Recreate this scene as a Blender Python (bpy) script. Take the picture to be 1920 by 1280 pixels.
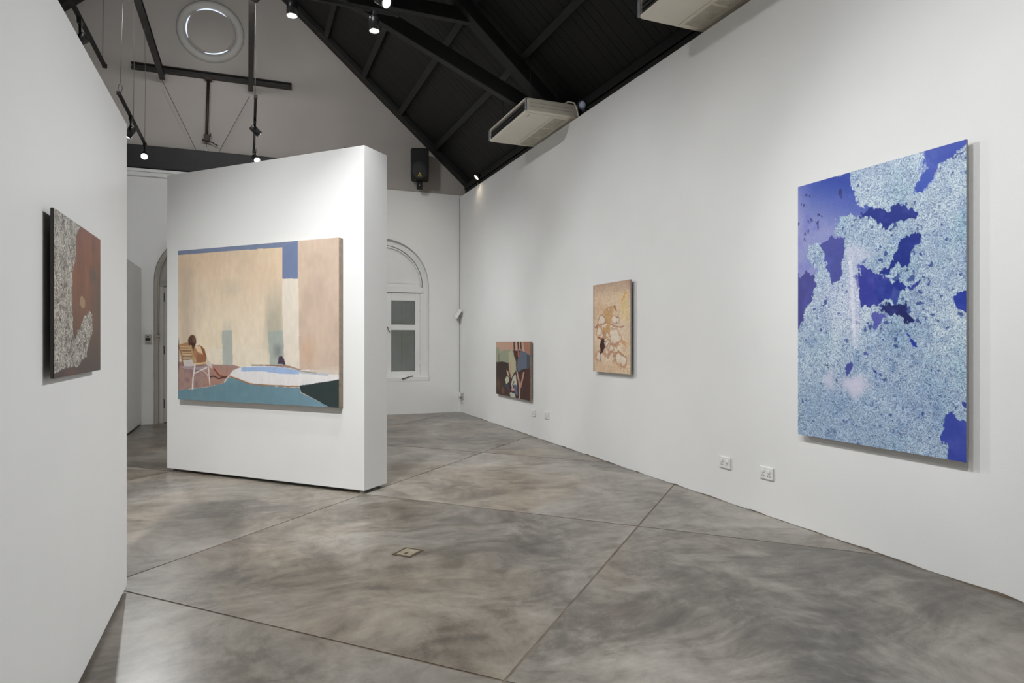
import bpy, bmesh, math, random
import numpy as np
from mathutils import Vector, Matrix
from mathutils.geometry import tessellate_polygon

# ------------------------------------------------------------------ camera, world, exposure
for o in list(bpy.data.objects):
    bpy.data.objects.remove(o, do_unlink=True)
SC = bpy.context.scene
COL = SC.collection
FPX, HZ, YAW, EYE = 1201.4, 640.7, math.radians(22.445), 1.5
cam_d = bpy.data.cameras.new('camera')
cam_d.sensor_width = 36.0
cam_d.lens = FPX / 1920.0 * 36.0
cam_d.shift_y = (HZ - 640.0) / 1920.0
cam_d.clip_start = 0.02
cam = bpy.data.objects.new('camera', cam_d)
COL.objects.link(cam)
cam.location = (0, 0, EYE)
cam.rotation_euler = (math.pi / 2, 0, -YAW)
SC.camera = cam

world = bpy.data.worlds.new('world')
SC.world = world
world.use_nodes = True
world.node_tree.nodes['Background'].inputs[0].default_value = (0.72, 0.80, 0.95, 1)
world.node_tree.nodes['Background'].inputs[1].default_value = 0.6

SC.view_settings.view_transform = 'Standard'
SC.view_settings.look = 'None'
SC.view_settings.gamma = 1.0
SC.view_settings.use_curve_mapping = False
SC.view_settings.exposure = 0.45
LAMP = 1.0            # overall lamp power factor
LAMP_COL = (0.985, 0.995, 1.0)

# ------------------------------------------------------------------ pixel -> place
FW = Vector((math.sin(YAW), math.cos(YAW), 0))
RT = Vector((math.cos(YAW), -math.sin(YAW), 0))
CAMP = Vector((0, 0, EYE))


def ray(x, y):
    return FW + RT * ((x - 960) / FPX) + Vector((0, 0, (HZ - y) / FPX))


def hit(x, y, n, c):
    n = Vector(n)
    r = ray(x, y)
    return CAMP + r * ((c - CAMP.dot(n)) / r.dot(n))


def on_floor(x, y, z=0.0):
    return hit(x, y, (0, 0, 1), z)


RW0, RWK = 4.112, 0.0076                 # right wall: X = RW0 + RWK * Y
BW0, BWK = 13.246, 0.03                  # back wall:  Y = BW0 - BWK * X


def on_right(x, y, off=0.0):
    return hit(x, y, (1, -RWK, 0), RW0 - off)


def on_back(x, y, off=0.0):
    return hit(x, y, (BWK, 1, 0), BW0 - off)


def wx(y):
    return RW0 + RWK * y


def by(x):
    return BW0 - BWK * x


RZ_RIGHT = math.radians(-90) - math.atan(RWK)
RZ_BACK = -math.atan(BWK)
RIDGE_X, RIDGE_Z, PITCH = -0.63, 9.34, 0.881


def roof_z(x, off=0.0):
    return RIDGE_Z - PITCH * abs(x - RIDGE_X) - off


# ------------------------------------------------------------------ materials
def srgb(r, g, b):
    return tuple((c / 255 / 12.92) if c / 255 <= 0.04045 else ((c / 255 + 0.055) / 1.055) ** 2.4 for c in (r, g, b)) + (1.0,)


def new_mat(name):
    m = bpy.data.materials.new(name)
    m.use_nodes = True
    nt = m.node_tree
    return m, nt, nt.nodes['Principled BSDF']


def N(nt, kind, **kw):
    n = nt.nodes.new(kind)
    for k, v in kw.items():
        if k.startswith('i_'):
            n.inputs[k[2:].replace('_', ' ')].default_value = v
        else:
            setattr(n, k, v)
    return n


def ramp(nt, fac, stops):
    r = nt.nodes.new('ShaderNodeValToRGB')
    els = r.color_ramp.elements
    while len(els) > 1:
        els.remove(els[-1])
    els[0].position = stops[0][0]
    els[0].color = stops[0][1]
    for p, c in stops[1:]:
        e = els.new(p)
        e.color = c
    nt.links.new(fac, r.inputs[0])
    return r


def simple(name, col, rough=0.5, metal=0.0, var=0.08, scale=8.0, bump=0.0, bscale=60.0, spec=0.5):
    """principled with a soft procedural tone variation"""
    m, nt, p = new_mat(name)
    tc = N(nt, 'ShaderNodeTexCoord')
    n = N(nt, 'ShaderNodeTexNoise', i_Scale=scale, i_Detail=4.0)
    nt.links.new(tc.outputs['Object'], n.inputs['Vector'])
    a = tuple(c * (1 - var) for c in col[:3]) + (1,)
    b = tuple(min(1, c * (1 + var)) for c in col[:3]) + (1,)
    r = ramp(nt, n.outputs['Fac'], [(0.3, a), (0.7, b)])
    nt.links.new(r.outputs[0], p.inputs['Base Color'])
    p.inputs['Roughness'].default_value = rough
    p.inputs['Metallic'].default_value = metal
    p.inputs['Specular IOR Level'].default_value = spec
    if bump:
        n2 = N(nt, 'ShaderNodeTexNoise', i_Scale=bscale, i_Detail=3.0)
        nt.links.new(tc.outputs['Object'], n2.inputs['Vector'])
        bp = N(nt, 'ShaderNodeBump', i_Strength=bump, i_Distance=0.004)
        nt.links.new(n2.outputs['Fac'], bp.inputs['Height'])
        nt.links.new(bp.outputs[0], p.inputs['Normal'])
    return m


def emit(name, col, strength):
    m, nt, p = new_mat(name)
    p.inputs['Base Color'].default_value = (0.9, 0.9, 0.9, 1)
    p.inputs['Emission Color'].default_value = col
    p.inputs['Emission Strength'].default_value = strength
    m.cycles.emission_sampling = 'NONE'
    return m


M = {}
M['wall'] = simple('white_wall_paint', (0.80, 0.80, 0.79, 1), 0.75, var=0.02, scale=1.3, bump=0.10, bscale=90, spec=0.25)
M['panel'] = simple('white_panel_paint', (0.80, 0.80, 0.79, 1), 0.7, var=0.012, scale=2.0, bump=0.06, bscale=120, spec=0.25)
M['gable'] = simple('taupe_gable_plaster', (0.44, 0.405, 0.375, 1), 0.85, var=0.06, scale=0.8, bump=0.25, bscale=6, spec=0.2)
M['black_wood'] = simple('black_stained_boards', (0.0086, 0.0084, 0.0082, 1), 0.62, var=0.25, scale=3.0, bump=0.15, bscale=25, spec=0.35)
M['black_beam'] = simple('black_painted_beam', (0.0135, 0.0135, 0.0133, 1), 0.55, var=0.2, scale=4.0, bump=0.1, bscale=30, spec=0.4)
M['steel'] = simple('dark_brown_steel', (0.030, 0.027, 0.025, 1), 0.45, metal=0.3, var=0.25, scale=6.0)
M['rust'] = simple('rusty_dark_post', (0.035, 0.016, 0.012, 1), 0.6, var=0.3, scale=14.0)
M['black_track'] = simple('matt_black_track', (0.007, 0.007, 0.007, 1), 0.6, var=0.1, spec=0.3)
M['black_metal'] = simple('black_lamp_metal', (0.018, 0.018, 0.019, 1), 0.4, var=0.1, spec=0.5)
M['wire'] = simple('thin_grey_wire', (0.06, 0.055, 0.05, 1), 0.5, var=0.1)
M['chrome'] = simple('bright_metal', (0.6, 0.6, 0.6, 1), 0.25, metal=1.0, var=0.05)
M['ivory'] = simple('ivory_plastic', (0.86, 0.805, 0.69, 1), 0.45, var=0.03, scale=3.0)
M['ivory_dirty'] = simple('dusty_ivory_grille', (0.50, 0.46, 0.385, 1), 0.6, var=0.2, scale=9.0)
M['grey_plastic'] = simple('grey_end_cap', (0.30, 0.30, 0.33, 1), 0.4, var=0.05)
M['outlet'] = simple('dark_outlet_vane', (0.05, 0.05, 0.05, 1), 0.4, var=0.1)
M['spk'] = simple('black_speaker_plastic', (0.008, 0.0065, 0.006, 1), 0.5, var=0.1, spec=0.3)
M['spk_cone'] = simple('charcoal_speaker_grille', (0.028, 0.029, 0.030, 1), 0.7, var=0.1)
M['yellow'] = simple('yellow_emblem', (0.55, 0.43, 0.06, 1), 0.5, var=0.05)
M['frame'] = simple('white_window_gloss', (0.78, 0.78, 0.77, 1), 0.4, var=0.02, scale=4.0)
M['door'] = simple('off_white_door_gloss', (0.60, 0.575, 0.545, 1), 0.45, var=0.03, scale=4.0)
M['jamb'] = simple('beige_door_jamb', (0.44, 0.41, 0.365, 1), 0.5, var=0.05, scale=4.0)
M['shutter'] = simple('grey_green_shutter', (0.80, 0.82, 0.79, 1), 0.6, var=0.06, scale=5.0)
M['socket'] = simple('white_socket_plastic', (0.80, 0.80, 0.78, 1), 0.35, var=0.01)
M['slot'] = simple('dark_slot', (0.03, 0.03, 0.03, 1), 0.6)
M['joint'] = simple('brown_joint_filler', (0.16, 0.128, 0.096, 1), 0.8, var=0.25, scale=6.0)
M['brass'] = simple('worn_brass_plate', (0.33, 0.28, 0.20, 1), 0.5, metal=0.2, var=0.2, scale=40.0)
M['brass_frame'] = simple('tarnished_brass_frame', (0.10, 0.075, 0.045, 1), 0.5, metal=0.4, var=0.3, scale=40.0)
M['canvas_edge'] = simple('raw_canvas_edge', (0.30, 0.235, 0.18, 1), 0.8, var=0.15, scale=20)
M['dark_edge'] = simple('dark_board_edge', (0.05, 0.045, 0.04, 1), 0.6, var=0.1)
M['grey_edge'] = simple('grey_board_edge', (0.33, 0.32, 0.30, 1), 0.6, var=0.05)
M['vent'] = simple('grey_plaster_moulding', (0.50, 0.48, 0.45, 1), 0.7, var=0.04, scale=2.0)
M['cable'] = simple('grey_cable', (0.42, 0.41, 0.39, 1), 0.6, var=0.05)
M['black_label'] = simple('black_print', (0.02, 0.017, 0.012, 1), 0.5)
M['lens_on'] = emit('lit_lamp_lens', (1.0, 0.98, 0.96, 1), 9.0)
M['lens_warm'] = emit('lit_warm_bulb', (1.0, 0.78, 0.45, 1), 6.0)
M['lens_off'] = simple('blueish_lamp_glass', (0.35, 0.42, 0.55, 1), 0.15, var=0.3, scale=60)
M['daylight_gap'] = emit('daylight_in_vent_gap', (0.62, 0.74, 0.95, 1), 0.75)


def glass_mat():
    m, nt, p = new_mat('window_glass')
    nt.nodes.remove(p)
    out = nt.nodes['Material Output']
    tr = N(nt, 'ShaderNodeBsdfTransparent')
    tr.inputs[0].default_value = (0.93, 0.95, 0.94, 1)
    gl = N(nt, 'ShaderNodeBsdfGlossy')
    gl.inputs['Roughness'].default_value = 0.06
    fr = N(nt, 'ShaderNodeFresnel')
    fr.inputs[0].default_value = 1.6
    n = N(nt, 'ShaderNodeTexNoise', i_Scale=2.0)
    bp = N(nt, 'ShaderNodeBump', i_Strength=0.05)
    nt.links.new(n.outputs['Fac'], bp.inputs['Height'])
    nt.links.new(bp.outputs[0], gl.inputs['Normal'])
    mx = N(nt, 'ShaderNodeMixShader')
    nt.links.new(fr.outputs[0], mx.inputs[0])
    nt.links.new(tr.outputs[0], mx.inputs[1])
    nt.links.new(gl.outputs[0], mx.inputs[2])
    nt.links.new(mx.outputs[0], out.inputs[0])
    return m


M['glass'] = glass_mat()


def concrete_mat():
    m, nt, p = new_mat('polished_stained_concrete')
    L = nt.links.new
    geo = N(nt, 'ShaderNodeNewGeometry')
    info = N(nt, 'ShaderNodeObjectInfo')
    # every slab gets its own cloud pattern
    mul = N(nt, 'ShaderNodeVectorMath', operation='SCALE')
    comb = N(nt, 'ShaderNodeCombineXYZ')
    L(info.outputs['Random'], comb.inputs[2])
    L(comb.outputs[0], mul.inputs[0])
    mul.inputs['Scale'].default_value = 37.0
    add = N(nt, 'ShaderNodeVectorMath', operation='ADD')
    L(geo.outputs['Position'], add.inputs[0])
    L(mul.outputs[0], add.inputs[1])
    # trowel swirls: domain warp
    w = N(nt, 'ShaderNodeTexNoise', i_Scale=1.1, i_Detail=1.0)
    L(add.outputs[0], w.inputs['Vector'])
    ws = N(nt, 'ShaderNodeVectorMath', operation='SCALE')
    ws.inputs['Scale'].default_value = 0.7
    L(w.outputs['Color'], ws.inputs[0])
    wa = N(nt, 'ShaderNodeVectorMath', operation='ADD')
    L(add.outputs[0], wa.inputs[0])
    L(ws.outputs[0], wa.inputs[1])
    big = N(nt, 'ShaderNodeTexNoise', i_Scale=1.0, i_Detail=6.0, i_Roughness=0.58, i_Distortion=0.15)
    L(wa.outputs[0], big.inputs['Vector'])
    # stretched streaks
    mp = N(nt, 'ShaderNodeMapping')
    mp.inputs['Rotation'].default_value = (0, 0, 0.55)
    mp.inputs['Scale'].default_value = (1.5, 5.0, 1)
    L(wa.outputs[0], mp.inputs['Vector'])
    st = N(nt, 'ShaderNodeTexNoise', i_Scale=2.2, i_Detail=6.0, i_Roughness=0.6, i_Distortion=0.2)
    L(mp.outputs[0], st.inputs['Vector'])
    mid = N(nt, 'ShaderNodeTexNoise', i_Scale=5.5, i_Detail=9.0, i_Roughness=0.74, i_Distortion=0.3)
    L(wa.outputs[0], mid.inputs['Vector'])

    def math_(op, a, b, clamp=False):
        n = N(nt, 'ShaderNodeMath', operation=op, use_clamp=clamp)
        for i, v in enumerate((a, b)):
            if isinstance(v, (int, float)):
                n.inputs[i].default_value = v
            else:
                L(v, n.inputs[i])
        return n.outputs[0]
    s = math_('ADD', math_('MULTIPLY', big.outputs['Fac'], 0.50), math_('MULTIPLY', st.outputs['Fac'], 0.17))
    s = math_('ADD', s, math_('MULTIPLY', mid.outputs['Fac'], 0.33))
    s = math_('ADD', s, math_('MULTIPLY', math_('SUBTRACT', info.outputs['Random'], 0.5), 0.05))
    base = ramp(nt, s, [(0.38, (0.074, 0.064, 0.053, 1)), (0.45, (0.138, 0.123, 0.104, 1)), (0.50, (0.210, 0.190, 0.163, 1)),
                        (0.55, (0.272, 0.250, 0.218, 1)), (0.63, (0.365, 0.342, 0.304, 1))])
    # brown stains
    br = N(nt, 'ShaderNodeTexNoise', i_Scale=0.6, i_Detail=6.0, i_Distortion=0.8)
    mp2 = N(nt, 'ShaderNodeMapping')
    mp2.inputs['Location'].default_value = (13, 7, 3)
    L(wa.outputs[0], mp2.inputs['Vector'])
    L(mp2.outputs[0], br.inputs['Vector'])
    bf = ramp(nt, br.outputs['Fac'], [(0.46, (0, 0, 0, 1)), (0.66, (1, 1, 1, 1))])
    mix = N(nt, 'ShaderNodeMix', data_type='RGBA', blend_type='MULTIPLY')
    mix.inputs['B'].default_value = (0.90, 0.76, 0.60, 1)
    L(math_('MULTIPLY', bf.outputs[0], 0.55), mix.inputs['Factor'])
    L(base.outputs[0], mix.inputs['A'])
    # fine pits and scratches
    pit = N(nt, 'ShaderNodeTexNoise', i_Scale=48.0, i_Detail=2.0)
    L(add.outputs[0], pit.inputs['Vector'])
    pf = ramp(nt, pit.outputs['Fac'], [(0.20, (0.45, 0.42, 0.38, 1)), (0.24, (1, 1, 1, 1))])
    mix2 = N(nt, 'ShaderNodeMix', data_type='RGBA', blend_type='MULTIPLY')
    mix2.inputs['Factor'].default_value = 0.5
    L(mix.outputs['Result'], mix2.inputs['A'])
    L(pf.outputs[0], mix2.inputs['B'])
    L(mix2.outputs['Result'], p.inputs['Base Color'])
    rr = ramp(nt, big.outputs['Fac'], [(0.35, (0.29, 0.29, 0.29, 1)), (0.65, (0.36, 0.36, 0.36, 1))])
    L(rr.outputs[0], p.inputs['Roughness'])
    p.inputs['Specular IOR Level'].default_value = 0.5
    bp = N(nt, 'ShaderNodeBump', i_Strength=0.04, i_Distance=0.004)
    L(mid.outputs['Fac'], bp.inputs['Height'])
    L(bp.outputs[0], p.inputs['Normal'])
    return m


M['concrete'] = concrete_mat()


# ------------------------------------------------------------------ mesh helpers
class MB:
    """collects shapes for ONE mesh"""

    def __init__(self):
        self.v = []
        self.f = []
        self.smooth = []

    def add(self, vs, fs, smooth=False):
        b = len(self.v)
        self.v += [tuple(p) for p in vs]
        self.f += [tuple(b + i for i in f) for f in fs]
        self.smooth += [smooth] * len(fs)
        return self

    def box(self, x0, x1, y0, y1, z0, z1):
        vs = [(x, y, z) for z in (z0, z1) for y in (y0, y1) for x in (x0, x1)]
        return self.add(vs, [(0, 2, 3, 1), (4, 5, 7, 6), (0, 1, 5, 4), (2, 6, 7, 3), (0, 4, 6, 2), (1, 3, 7, 5)])

    def bar(self, a, b, w, h, up=(0, 0, 1)):
        a, b = Vector(a), Vector(b)
        d = (b - a).normalized()
        s = d.cross(Vector(up))
        if s.length < 1e-4:
            s = d.cross(Vector((1, 0, 0)))
        s.normalize()
        u = s.cross(d)
        vs = [q + s * (i * w / 2) + u * (j * h / 2) for q in (a, b) for j in (-1, 1) for i in (-1, 1)]
        return self.add(vs, [(0, 2, 3, 1), (4, 5, 7, 6), (0, 1, 5, 4), (2, 6, 7, 3), (0, 4, 6, 2), (1, 3, 7, 5)])

    def tube(self, pts, r, n=8, caps=True):
        pts = [Vector(p) for p in pts]
        rs = r if isinstance(r, (list, tuple)) else [r] * len(pts)
        rings = []
        ref = None
        for i, p in enumerate(pts):
            d = (pts[min(i + 1, len(pts) - 1)] - pts[max(i - 1, 0)]).normalized()
            if ref is None:
                ref = Vector((0, 0, 1)) if abs(d.z) < 0.9 else Vector((1, 0, 0))
            s = d.cross(ref).normalized()
            u = s.cross(d).normalized()
            ref = u
            rings.append([p + (s * math.cos(2 * math.pi * k / n) + u * math.sin(2 * math.pi * k / n)) * rs[i] for k in range(n)])
        vs = [q for g in rings for q in g]
        fs = []
        for i in range(len(rings) - 1):
            for k in range(n):
                k2 = (k + 1) % n
                fs.append((i * n + k, i * n + k2, (i + 1) * n + k2, (i + 1) * n + k))
        b = len(self.v)
        self.add(vs, fs, True)
        if caps:
            self.f.append(tuple(b + k for k in range(n))[::-1])
            self.f.append(tuple(b + (len(rings) - 1) * n + k for k in range(n)))
            self.smooth += [False, False]
        return self

    def prism(self, poly, y0, y1):
        """poly in (x, z), extruded along y; poly counter-clockwise seen from -y"""
        n = len(poly)
        vs = [(x, y0, z) for x, z in poly] + [(x, y1, z) for x, z in poly]
        fs = [tuple(range(n)), tuple(range(2 * n - 1, n - 1, -1))]
        fs += [(i, n + i, n + (i + 1) % n, (i + 1) % n) for i in range(n)]
        return self.add(vs, fs)

    def holed(self, outer, holes, y, flip=False):
        """flat sheet in the xz plane at y with holes"""
        loops = [[Vector((x, z, 0)) for x, z in lp] for lp in [outer] + holes]
        flat = [p for lp in loops for p in lp]
        tris = tessellate_polygon(loops)
        vs = [(p.x, y, p.y) for p in flat]
        fs = []
        for t in tris:
            a, b, c = (flat[i] for i in t)
            ccw = (b.x - a.x) * (c.y - a.y) - (b.y - a.y) * (c.x - a.x) > 0
            t = tuple(t) if ccw else tuple(t)[::-1]
            fs.append(t if not flip else t[::-1])
        return self.add(vs, fs)

    def strip(self, loop, y0, y1, closed=True, flip=False, smooth=False):
        """wall of a loop in xz between y0 and y1"""
        n = len(loop)
        vs = [(x, y0, z) for x, z in loop] + [(x, y1, z) for x, z in loop]
        fs = []
        for i in range(n if closed else n - 1):
            j = (i + 1) % n
            f = (i, j, n + j, n + i)
            fs.append(f[::-1] if flip else f)
        return self.add(vs, fs, smooth)

    def lathe(self, prof, n=24, axis='z', smooth=True):
        """profile of (r, h) revolved about axis"""
        vs, fs = [], []
        for r, h in prof:
            for k in range(n):
                a = 2 * math.pi * k / n
                c, s = r * math.cos(a), r * math.sin(a)
                vs.append((c, s, h) if axis == 'z' else ((c, h, s) if axis == 'y' else (h, c, s)))
        for i in range(len(prof) - 1):
            for k in range(n):
                k2 = (k + 1) % n
                fs.append((i * n + k, i * n + k2, (i + 1) * n + k2, (i + 1) * n + k))
        return self.add(vs, fs, smooth)

    def move(self, mat):
        self.v = [tuple(mat @ Vector(p)) for p in self.v]
        return self

    def build(self, name, mat, parent=None, bevel=0.0, seg=2, fix=True):
        me = bpy.data.meshes.new(name)
        me.from_pydata(self.v, [], self.f)
        if fix:
            bm = bmesh.new()
            bm.from_mesh(me)
            for i, fc in enumerate(bm.faces):
                pass
            bmesh.ops.recalc_face_normals(bm, faces=bm.faces)
            bm.to_mesh(me)
            bm.free()
        me.polygons.foreach_set('use_smooth', self.smooth)
        me.materials.append(mat)
        o = bpy.data.objects.new(name, me)
        COL.objects.link(o)
        if parent is not None:
            o.parent = parent
        if bevel:
            b = o.modifiers.new('bevel', 'BEVEL')
            b.width = bevel
            b.segments = seg
            b.limit_method = 'ANGLE'
        return o


def tag(o, label=None, cat=None, group=None, kind=None):
    if label:
        o['label'] = label
    if cat:
        o['category'] = cat
    if group:
        o['group'] = group
    if kind:
        o['kind'] = kind
    return o


def thing(name, label, cat, loc=(0, 0, 0), rz=0.0, group=None, kind=None):
    o = bpy.data.objects.new(name, None)
    o.empty_display_size = 0.1
    COL.objects.link(o)
    o.location = loc
    o.rotation_euler = (0, 0, rz)
    return tag(o, label, cat, group, kind)


def arch(cx, z0, zs, r, n=28):
    """arched opening outline, counter-clockwise in (x, z)"""
    pts = [(cx - r, z0), (cx + r, z0)]
    for k in range(n + 1):
        a = math.pi * k / n
        pts.append((cx + r * math.cos(a), zs + r * math.sin(a)))
    return pts


# ------------------------------------------------------------------ the room
Y_REAR, X_LEFT = -3.6, -5.46
# floor: base with joints, slabs on the 45-degree grid
ANG = YAW + math.radians(24.02)
DA = Vector((math.sin(ANG), math.cos(ANG)))      # along the A joints
DB = Vector((math.cos(ANG), -math.sin(ANG)))     # along the B joints
floor = MB().box(X_LEFT - 0.1, 4.6, Y_REAR - 0.1, 13.7, -0.12, -0.003).build('floor', M['joint'])
tag(floor, 'stained grey polished concrete floor cut by diagonal joints', 'floor', kind='structure')


def clip_poly(poly, nx, ny, c):
    out = []
    for i in range(len(poly)):
        p, q = poly[i], poly[(i + 1) % len(poly)]
        dp, dq = p[0] * nx + p[1] * ny - c, q[0] * nx + q[1] * ny - c
        if dp <= 0:
            out.append(p)
        if (dp < 0 < dq) or (dq < 0 < dp):
            t = dp / (dp - dq)
            out.append((p[0] + (q[0] - p[0]) * t, p[1] + (q[1] - p[1]) * t))
    return out


S_J = [2.575 + 2.605 * i for i in range(-7, 8)]
T_J = [-1.185 + 2.72 * i for i in range(-6, 6)]
g = 0.007
for i in range(len(S_J) - 1):
    for j in range(len(T_J) - 1):
        poly = []
        for s, t in ((S_J[i] + g, T_J[j] + g), (S_J[i] + g, T_J[j + 1] - g), (S_J[i + 1] - g, T_J[j + 1] - g), (S_J[i + 1] - g, T_J[j] + g)):
            p = DA * s + DB * t
            poly.append((p.x, p.y))
        poly = clip_poly(poly, 1, -RWK, RW0 + 0.02)
        poly = poly and clip_poly(poly, -1, 0, -X_LEFT)
        poly = poly and clip_poly(poly, 0, -1, -Y_REAR)
        poly = poly and clip_poly(poly, BWK, 1, BW0 + 0.25)
        if len(poly) < 3:
            continue
        area = abs(sum(poly[k][0] * poly[(k + 1) % len(poly)][1] - poly[(k + 1) % len(poly)][0] * poly[k][1] for k in range(len(poly)))) / 2
        if area < 0.02:
            continue
        n = len(poly)
        mb = MB()
        mb.add([(x, y, 0.0) for x, y in poly] + [(x, y, -0.05) for x, y in poly],
               [tuple(range(n)), tuple(range(2 * n - 1, n - 1, -1))] + [(k, (k + 1) % n, n + (k + 1) % n, n + k) for k in range(n)])
        mb.build('concrete_slab', M['concrete'], floor)

# right wall (lining that stops below the roof)
wr = MB()
for s in (0,):
    y0, y1 = Y_REAR, 13.3
    za, zb = 4.49, 4.60
    a, b = wx(y0), wx(y1)
    wr.add([(a, y0, 0), (b, y1, 0), (b, y1, zb), (a, y0, za), (a + .16, y0, 0), (b + .16, y1, 0), (b + .16, y1, zb), (a + .16, y0, za)],
           [(0, 1, 2, 3), (5, 4, 7, 6), (3, 2, 6, 7), (0, 4, 5, 1), (0, 3, 7, 4), (1, 5, 6, 2)])
rb = random.Random(4)
bs = MB()
yb_, pv = Y_REAR, .006
while yb_ < 13.1:
    st_ = rb.uniform(.03, .16)
    nv_ = rb.choice((.002, .004, .006, .009, .013)) * rb.uniform(.6, 1.2)
    bs.add([(wx(yb_) - .003, yb_, 0), (wx(yb_ + st_) - .003, yb_ + st_, 0), (wx(yb_ + st_) - .003, yb_ + st_, nv_), (wx(yb_) - .003, yb_, pv)], [(0, 1, 2, 3)])
    yb_ += st_
    pv = nv_
bso = bs.build('shadow_gap_right', M['joint'], fix=False)  # dark strip drawn in as the shadow gap below the ragged paint edge
tag(bso, 'ragged dark line where the long white wall meets the floor', 'edge', kind='structure')
tag(wr.build('wall_right', M['wall']), 'long white painted gallery wall under the dark roof', 'wall', kind='structure')
tag(MB().box(4.42, 4.62, Y_REAR, 13.5, 0, 4.86).build('wall_right_upper', M['black_wood']), 'black strip of masonry above the white lining', 'wall', kind='structure')
pl = MB().box(4.335, 4.44, Y_REAR, 13.15, 4.62, 4.75).build('trim_1', M['black_beam'], bevel=0.008)
tag(pl, 'black wall plate running along the top of the long white wall', 'beam', kind='structure')
pl = MB().box(4.32, 4.43, Y_REAR, 13.15, 4.765, 4.88).build('trim_2', M['black_beam'], bevel=0.008)
tag(pl, 'upper black timber plate carrying the roof slope', 'beam', kind='structure')
tag(MB().box(X_LEFT - 0.3, X_LEFT, Y_REAR, 13.5, 0, 4.9).build('wall_left', M['wall']), 'white side wall hidden behind the display panels', 'wall', kind='structure')
rear = MB()
rear.prism([(X_LEFT - 0.3, 0), (4.62, 0), (4.62, 4.8), (RIDGE_X, RIDGE_Z), (X_LEFT - 0.3, 4.8)], Y_REAR - 0.2, Y_REAR)
tag(rear.build('wall_front', M['wall']), 'white gable wall behind the viewer', 'wall', kind='structure')

# back wall with two arched niches (local frame: x right, y into the wall, z up)
WIN = dict(cx=2.58, z0=0.68, zs=2.66, r=0.965)
DOOR = dict(cx=-0.635, z0=0.0, zs=2.62, r=0.945)
ND = 0.20      # niche depth
wb = thing('wall_back', 'white end wall with an arched window and an arched door', 'wall', (0, BW0, 0), RZ_BACK, kind='structure')
outer = [(X_LEFT - 0.1, 0), (DOOR['cx'] - DOOR['r'], 0)]
d_arch = arch(DOOR['cx'], 0, DOOR['zs'], DOOR['r'])
outer += d_arch[2:][::-1] + [(DOOR['cx'] + DOOR['r'], 0), (4.45, 0), (4.45, 4.635), (X_LEFT - 0.1, 4.635)]
w_arch = arch(WIN['cx'], WIN['z0'], WIN['zs'], WIN['r'])
face = MB().holed(outer, [w_arch], 0.0)
face.strip(w_arch, 0.0, ND, flip=True, smooth=False)
face.strip(d_arch[1:] + [d_arch[0]], 0.0, ND, closed=False, flip=True)
face.add([(X_LEFT - 0.1, 0, 4.635), (4.45, 0, 4.635), (4.45, 0.06, 4.635), (X_LEFT - 0.1, 0.06, 4.635)], [(0, 1, 2, 3)])
face.build('plaster_face', M['wall'], wb, fix=False)
MB().box(X_LEFT - 0.1, 4.45, ND + 0.14, ND + 0.2, 0, 4.7).build('masonry', M['wall'], wb)
# gable
gb = MB()
gb.prism([(X_LEFT - 0.3, 4.5), (4.6, 4.5), (4.6, roof_z(4.6)), (RIDGE_X, RIDGE_Z + 0.02), (X_LEFT - 0.3, roof_z(X_LEFT - 0.3))], 0.05, 0.3)
go = gb.build('wall_gable', M['gable'])
go.location = (0, BW0, 0)
go.rotation_euler = (0, 0, RZ_BACK)
tag(go, 'taupe plastered gable above the end wall', 'wall', kind='structure')

# ------------------------------------------------------------------ roof
roof = thing('ceiling', 'steep black boarded timber roof', 'ceiling', (0, 0, 0), kind='structure')
EAVE = 4.70
deck = MB()
for sgn in (1, -1):
    xe = RIDGE_X + sgn * (EAVE - RIDGE_X)
    deck.add([(RIDGE_X, Y_REAR - .2, RIDGE_Z + .035), (xe, Y_REAR - .2, roof_z(xe) + .035), (xe, 13.75, roof_z(xe) + .035), (RIDGE_X, 13.75, RIDGE_Z + .035)], [(0, 1, 2, 3)])
deck.build('roof_deck', M['black_wood'], roof, fix=False)
BW, BP = 0.137, 0.142
bm_mesh = {}
for sgn in (1, -1):
    xe = RIDGE_X + sgn * (EAVE - RIDGE_X)
    mb = MB()
    vs = []
    for zz in (0.0, 0.022):
        for y in (0, BW):
            for x in (RIDGE_X, xe):
                vs.append((x, y, roof_z(x) + zz))
    mb.add(vs, [(0, 2, 3, 1), (4, 5, 7, 6), (0, 1, 5, 4), (2, 6, 7, 3), (0, 4, 6, 2), (1, 3, 7, 5)])
    first = mb.build('roof_board', M['black_wood'], roof)
    first.location = (0, Y_REAR, 0)
    k = 1
    while Y_REAR + k * BP < 13.55:
        c = first.copy()
        COL.objects.link(c)
        c.parent = roof
        c.location = (0, Y_REAR + k * BP, ((k * 7919) % 5 - 2) * 0.0012)
        k += 1
for sgn in (1, -1):
    for k in range(1, 7):
        x = RIDGE_X + sgn * (0.66 + 0.725 * (k - 1) + 0.0)
        xx = RIDGE_X + sgn * (4.28 - 0.7275 * (k - 1))      # 3.65, 2.92, 2.19 ...
        z = roof_z(xx)
        nx = PITCH * sgn / math.hypot(1, PITCH)
        nz = 1 / math.hypot(1, PITCH)
        a = Vector((xx - nx * 0.045, Y_REAR, z - nz * 0.045))
        b = Vector((xx - nx * 0.045, 12.98, z - nz * 0.045))
        MB().bar(a, b, 0.10, 0.086, up=(nx, 0, nz)).build('purlin', M['black_beam'], roof, bevel=0.006)


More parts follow.
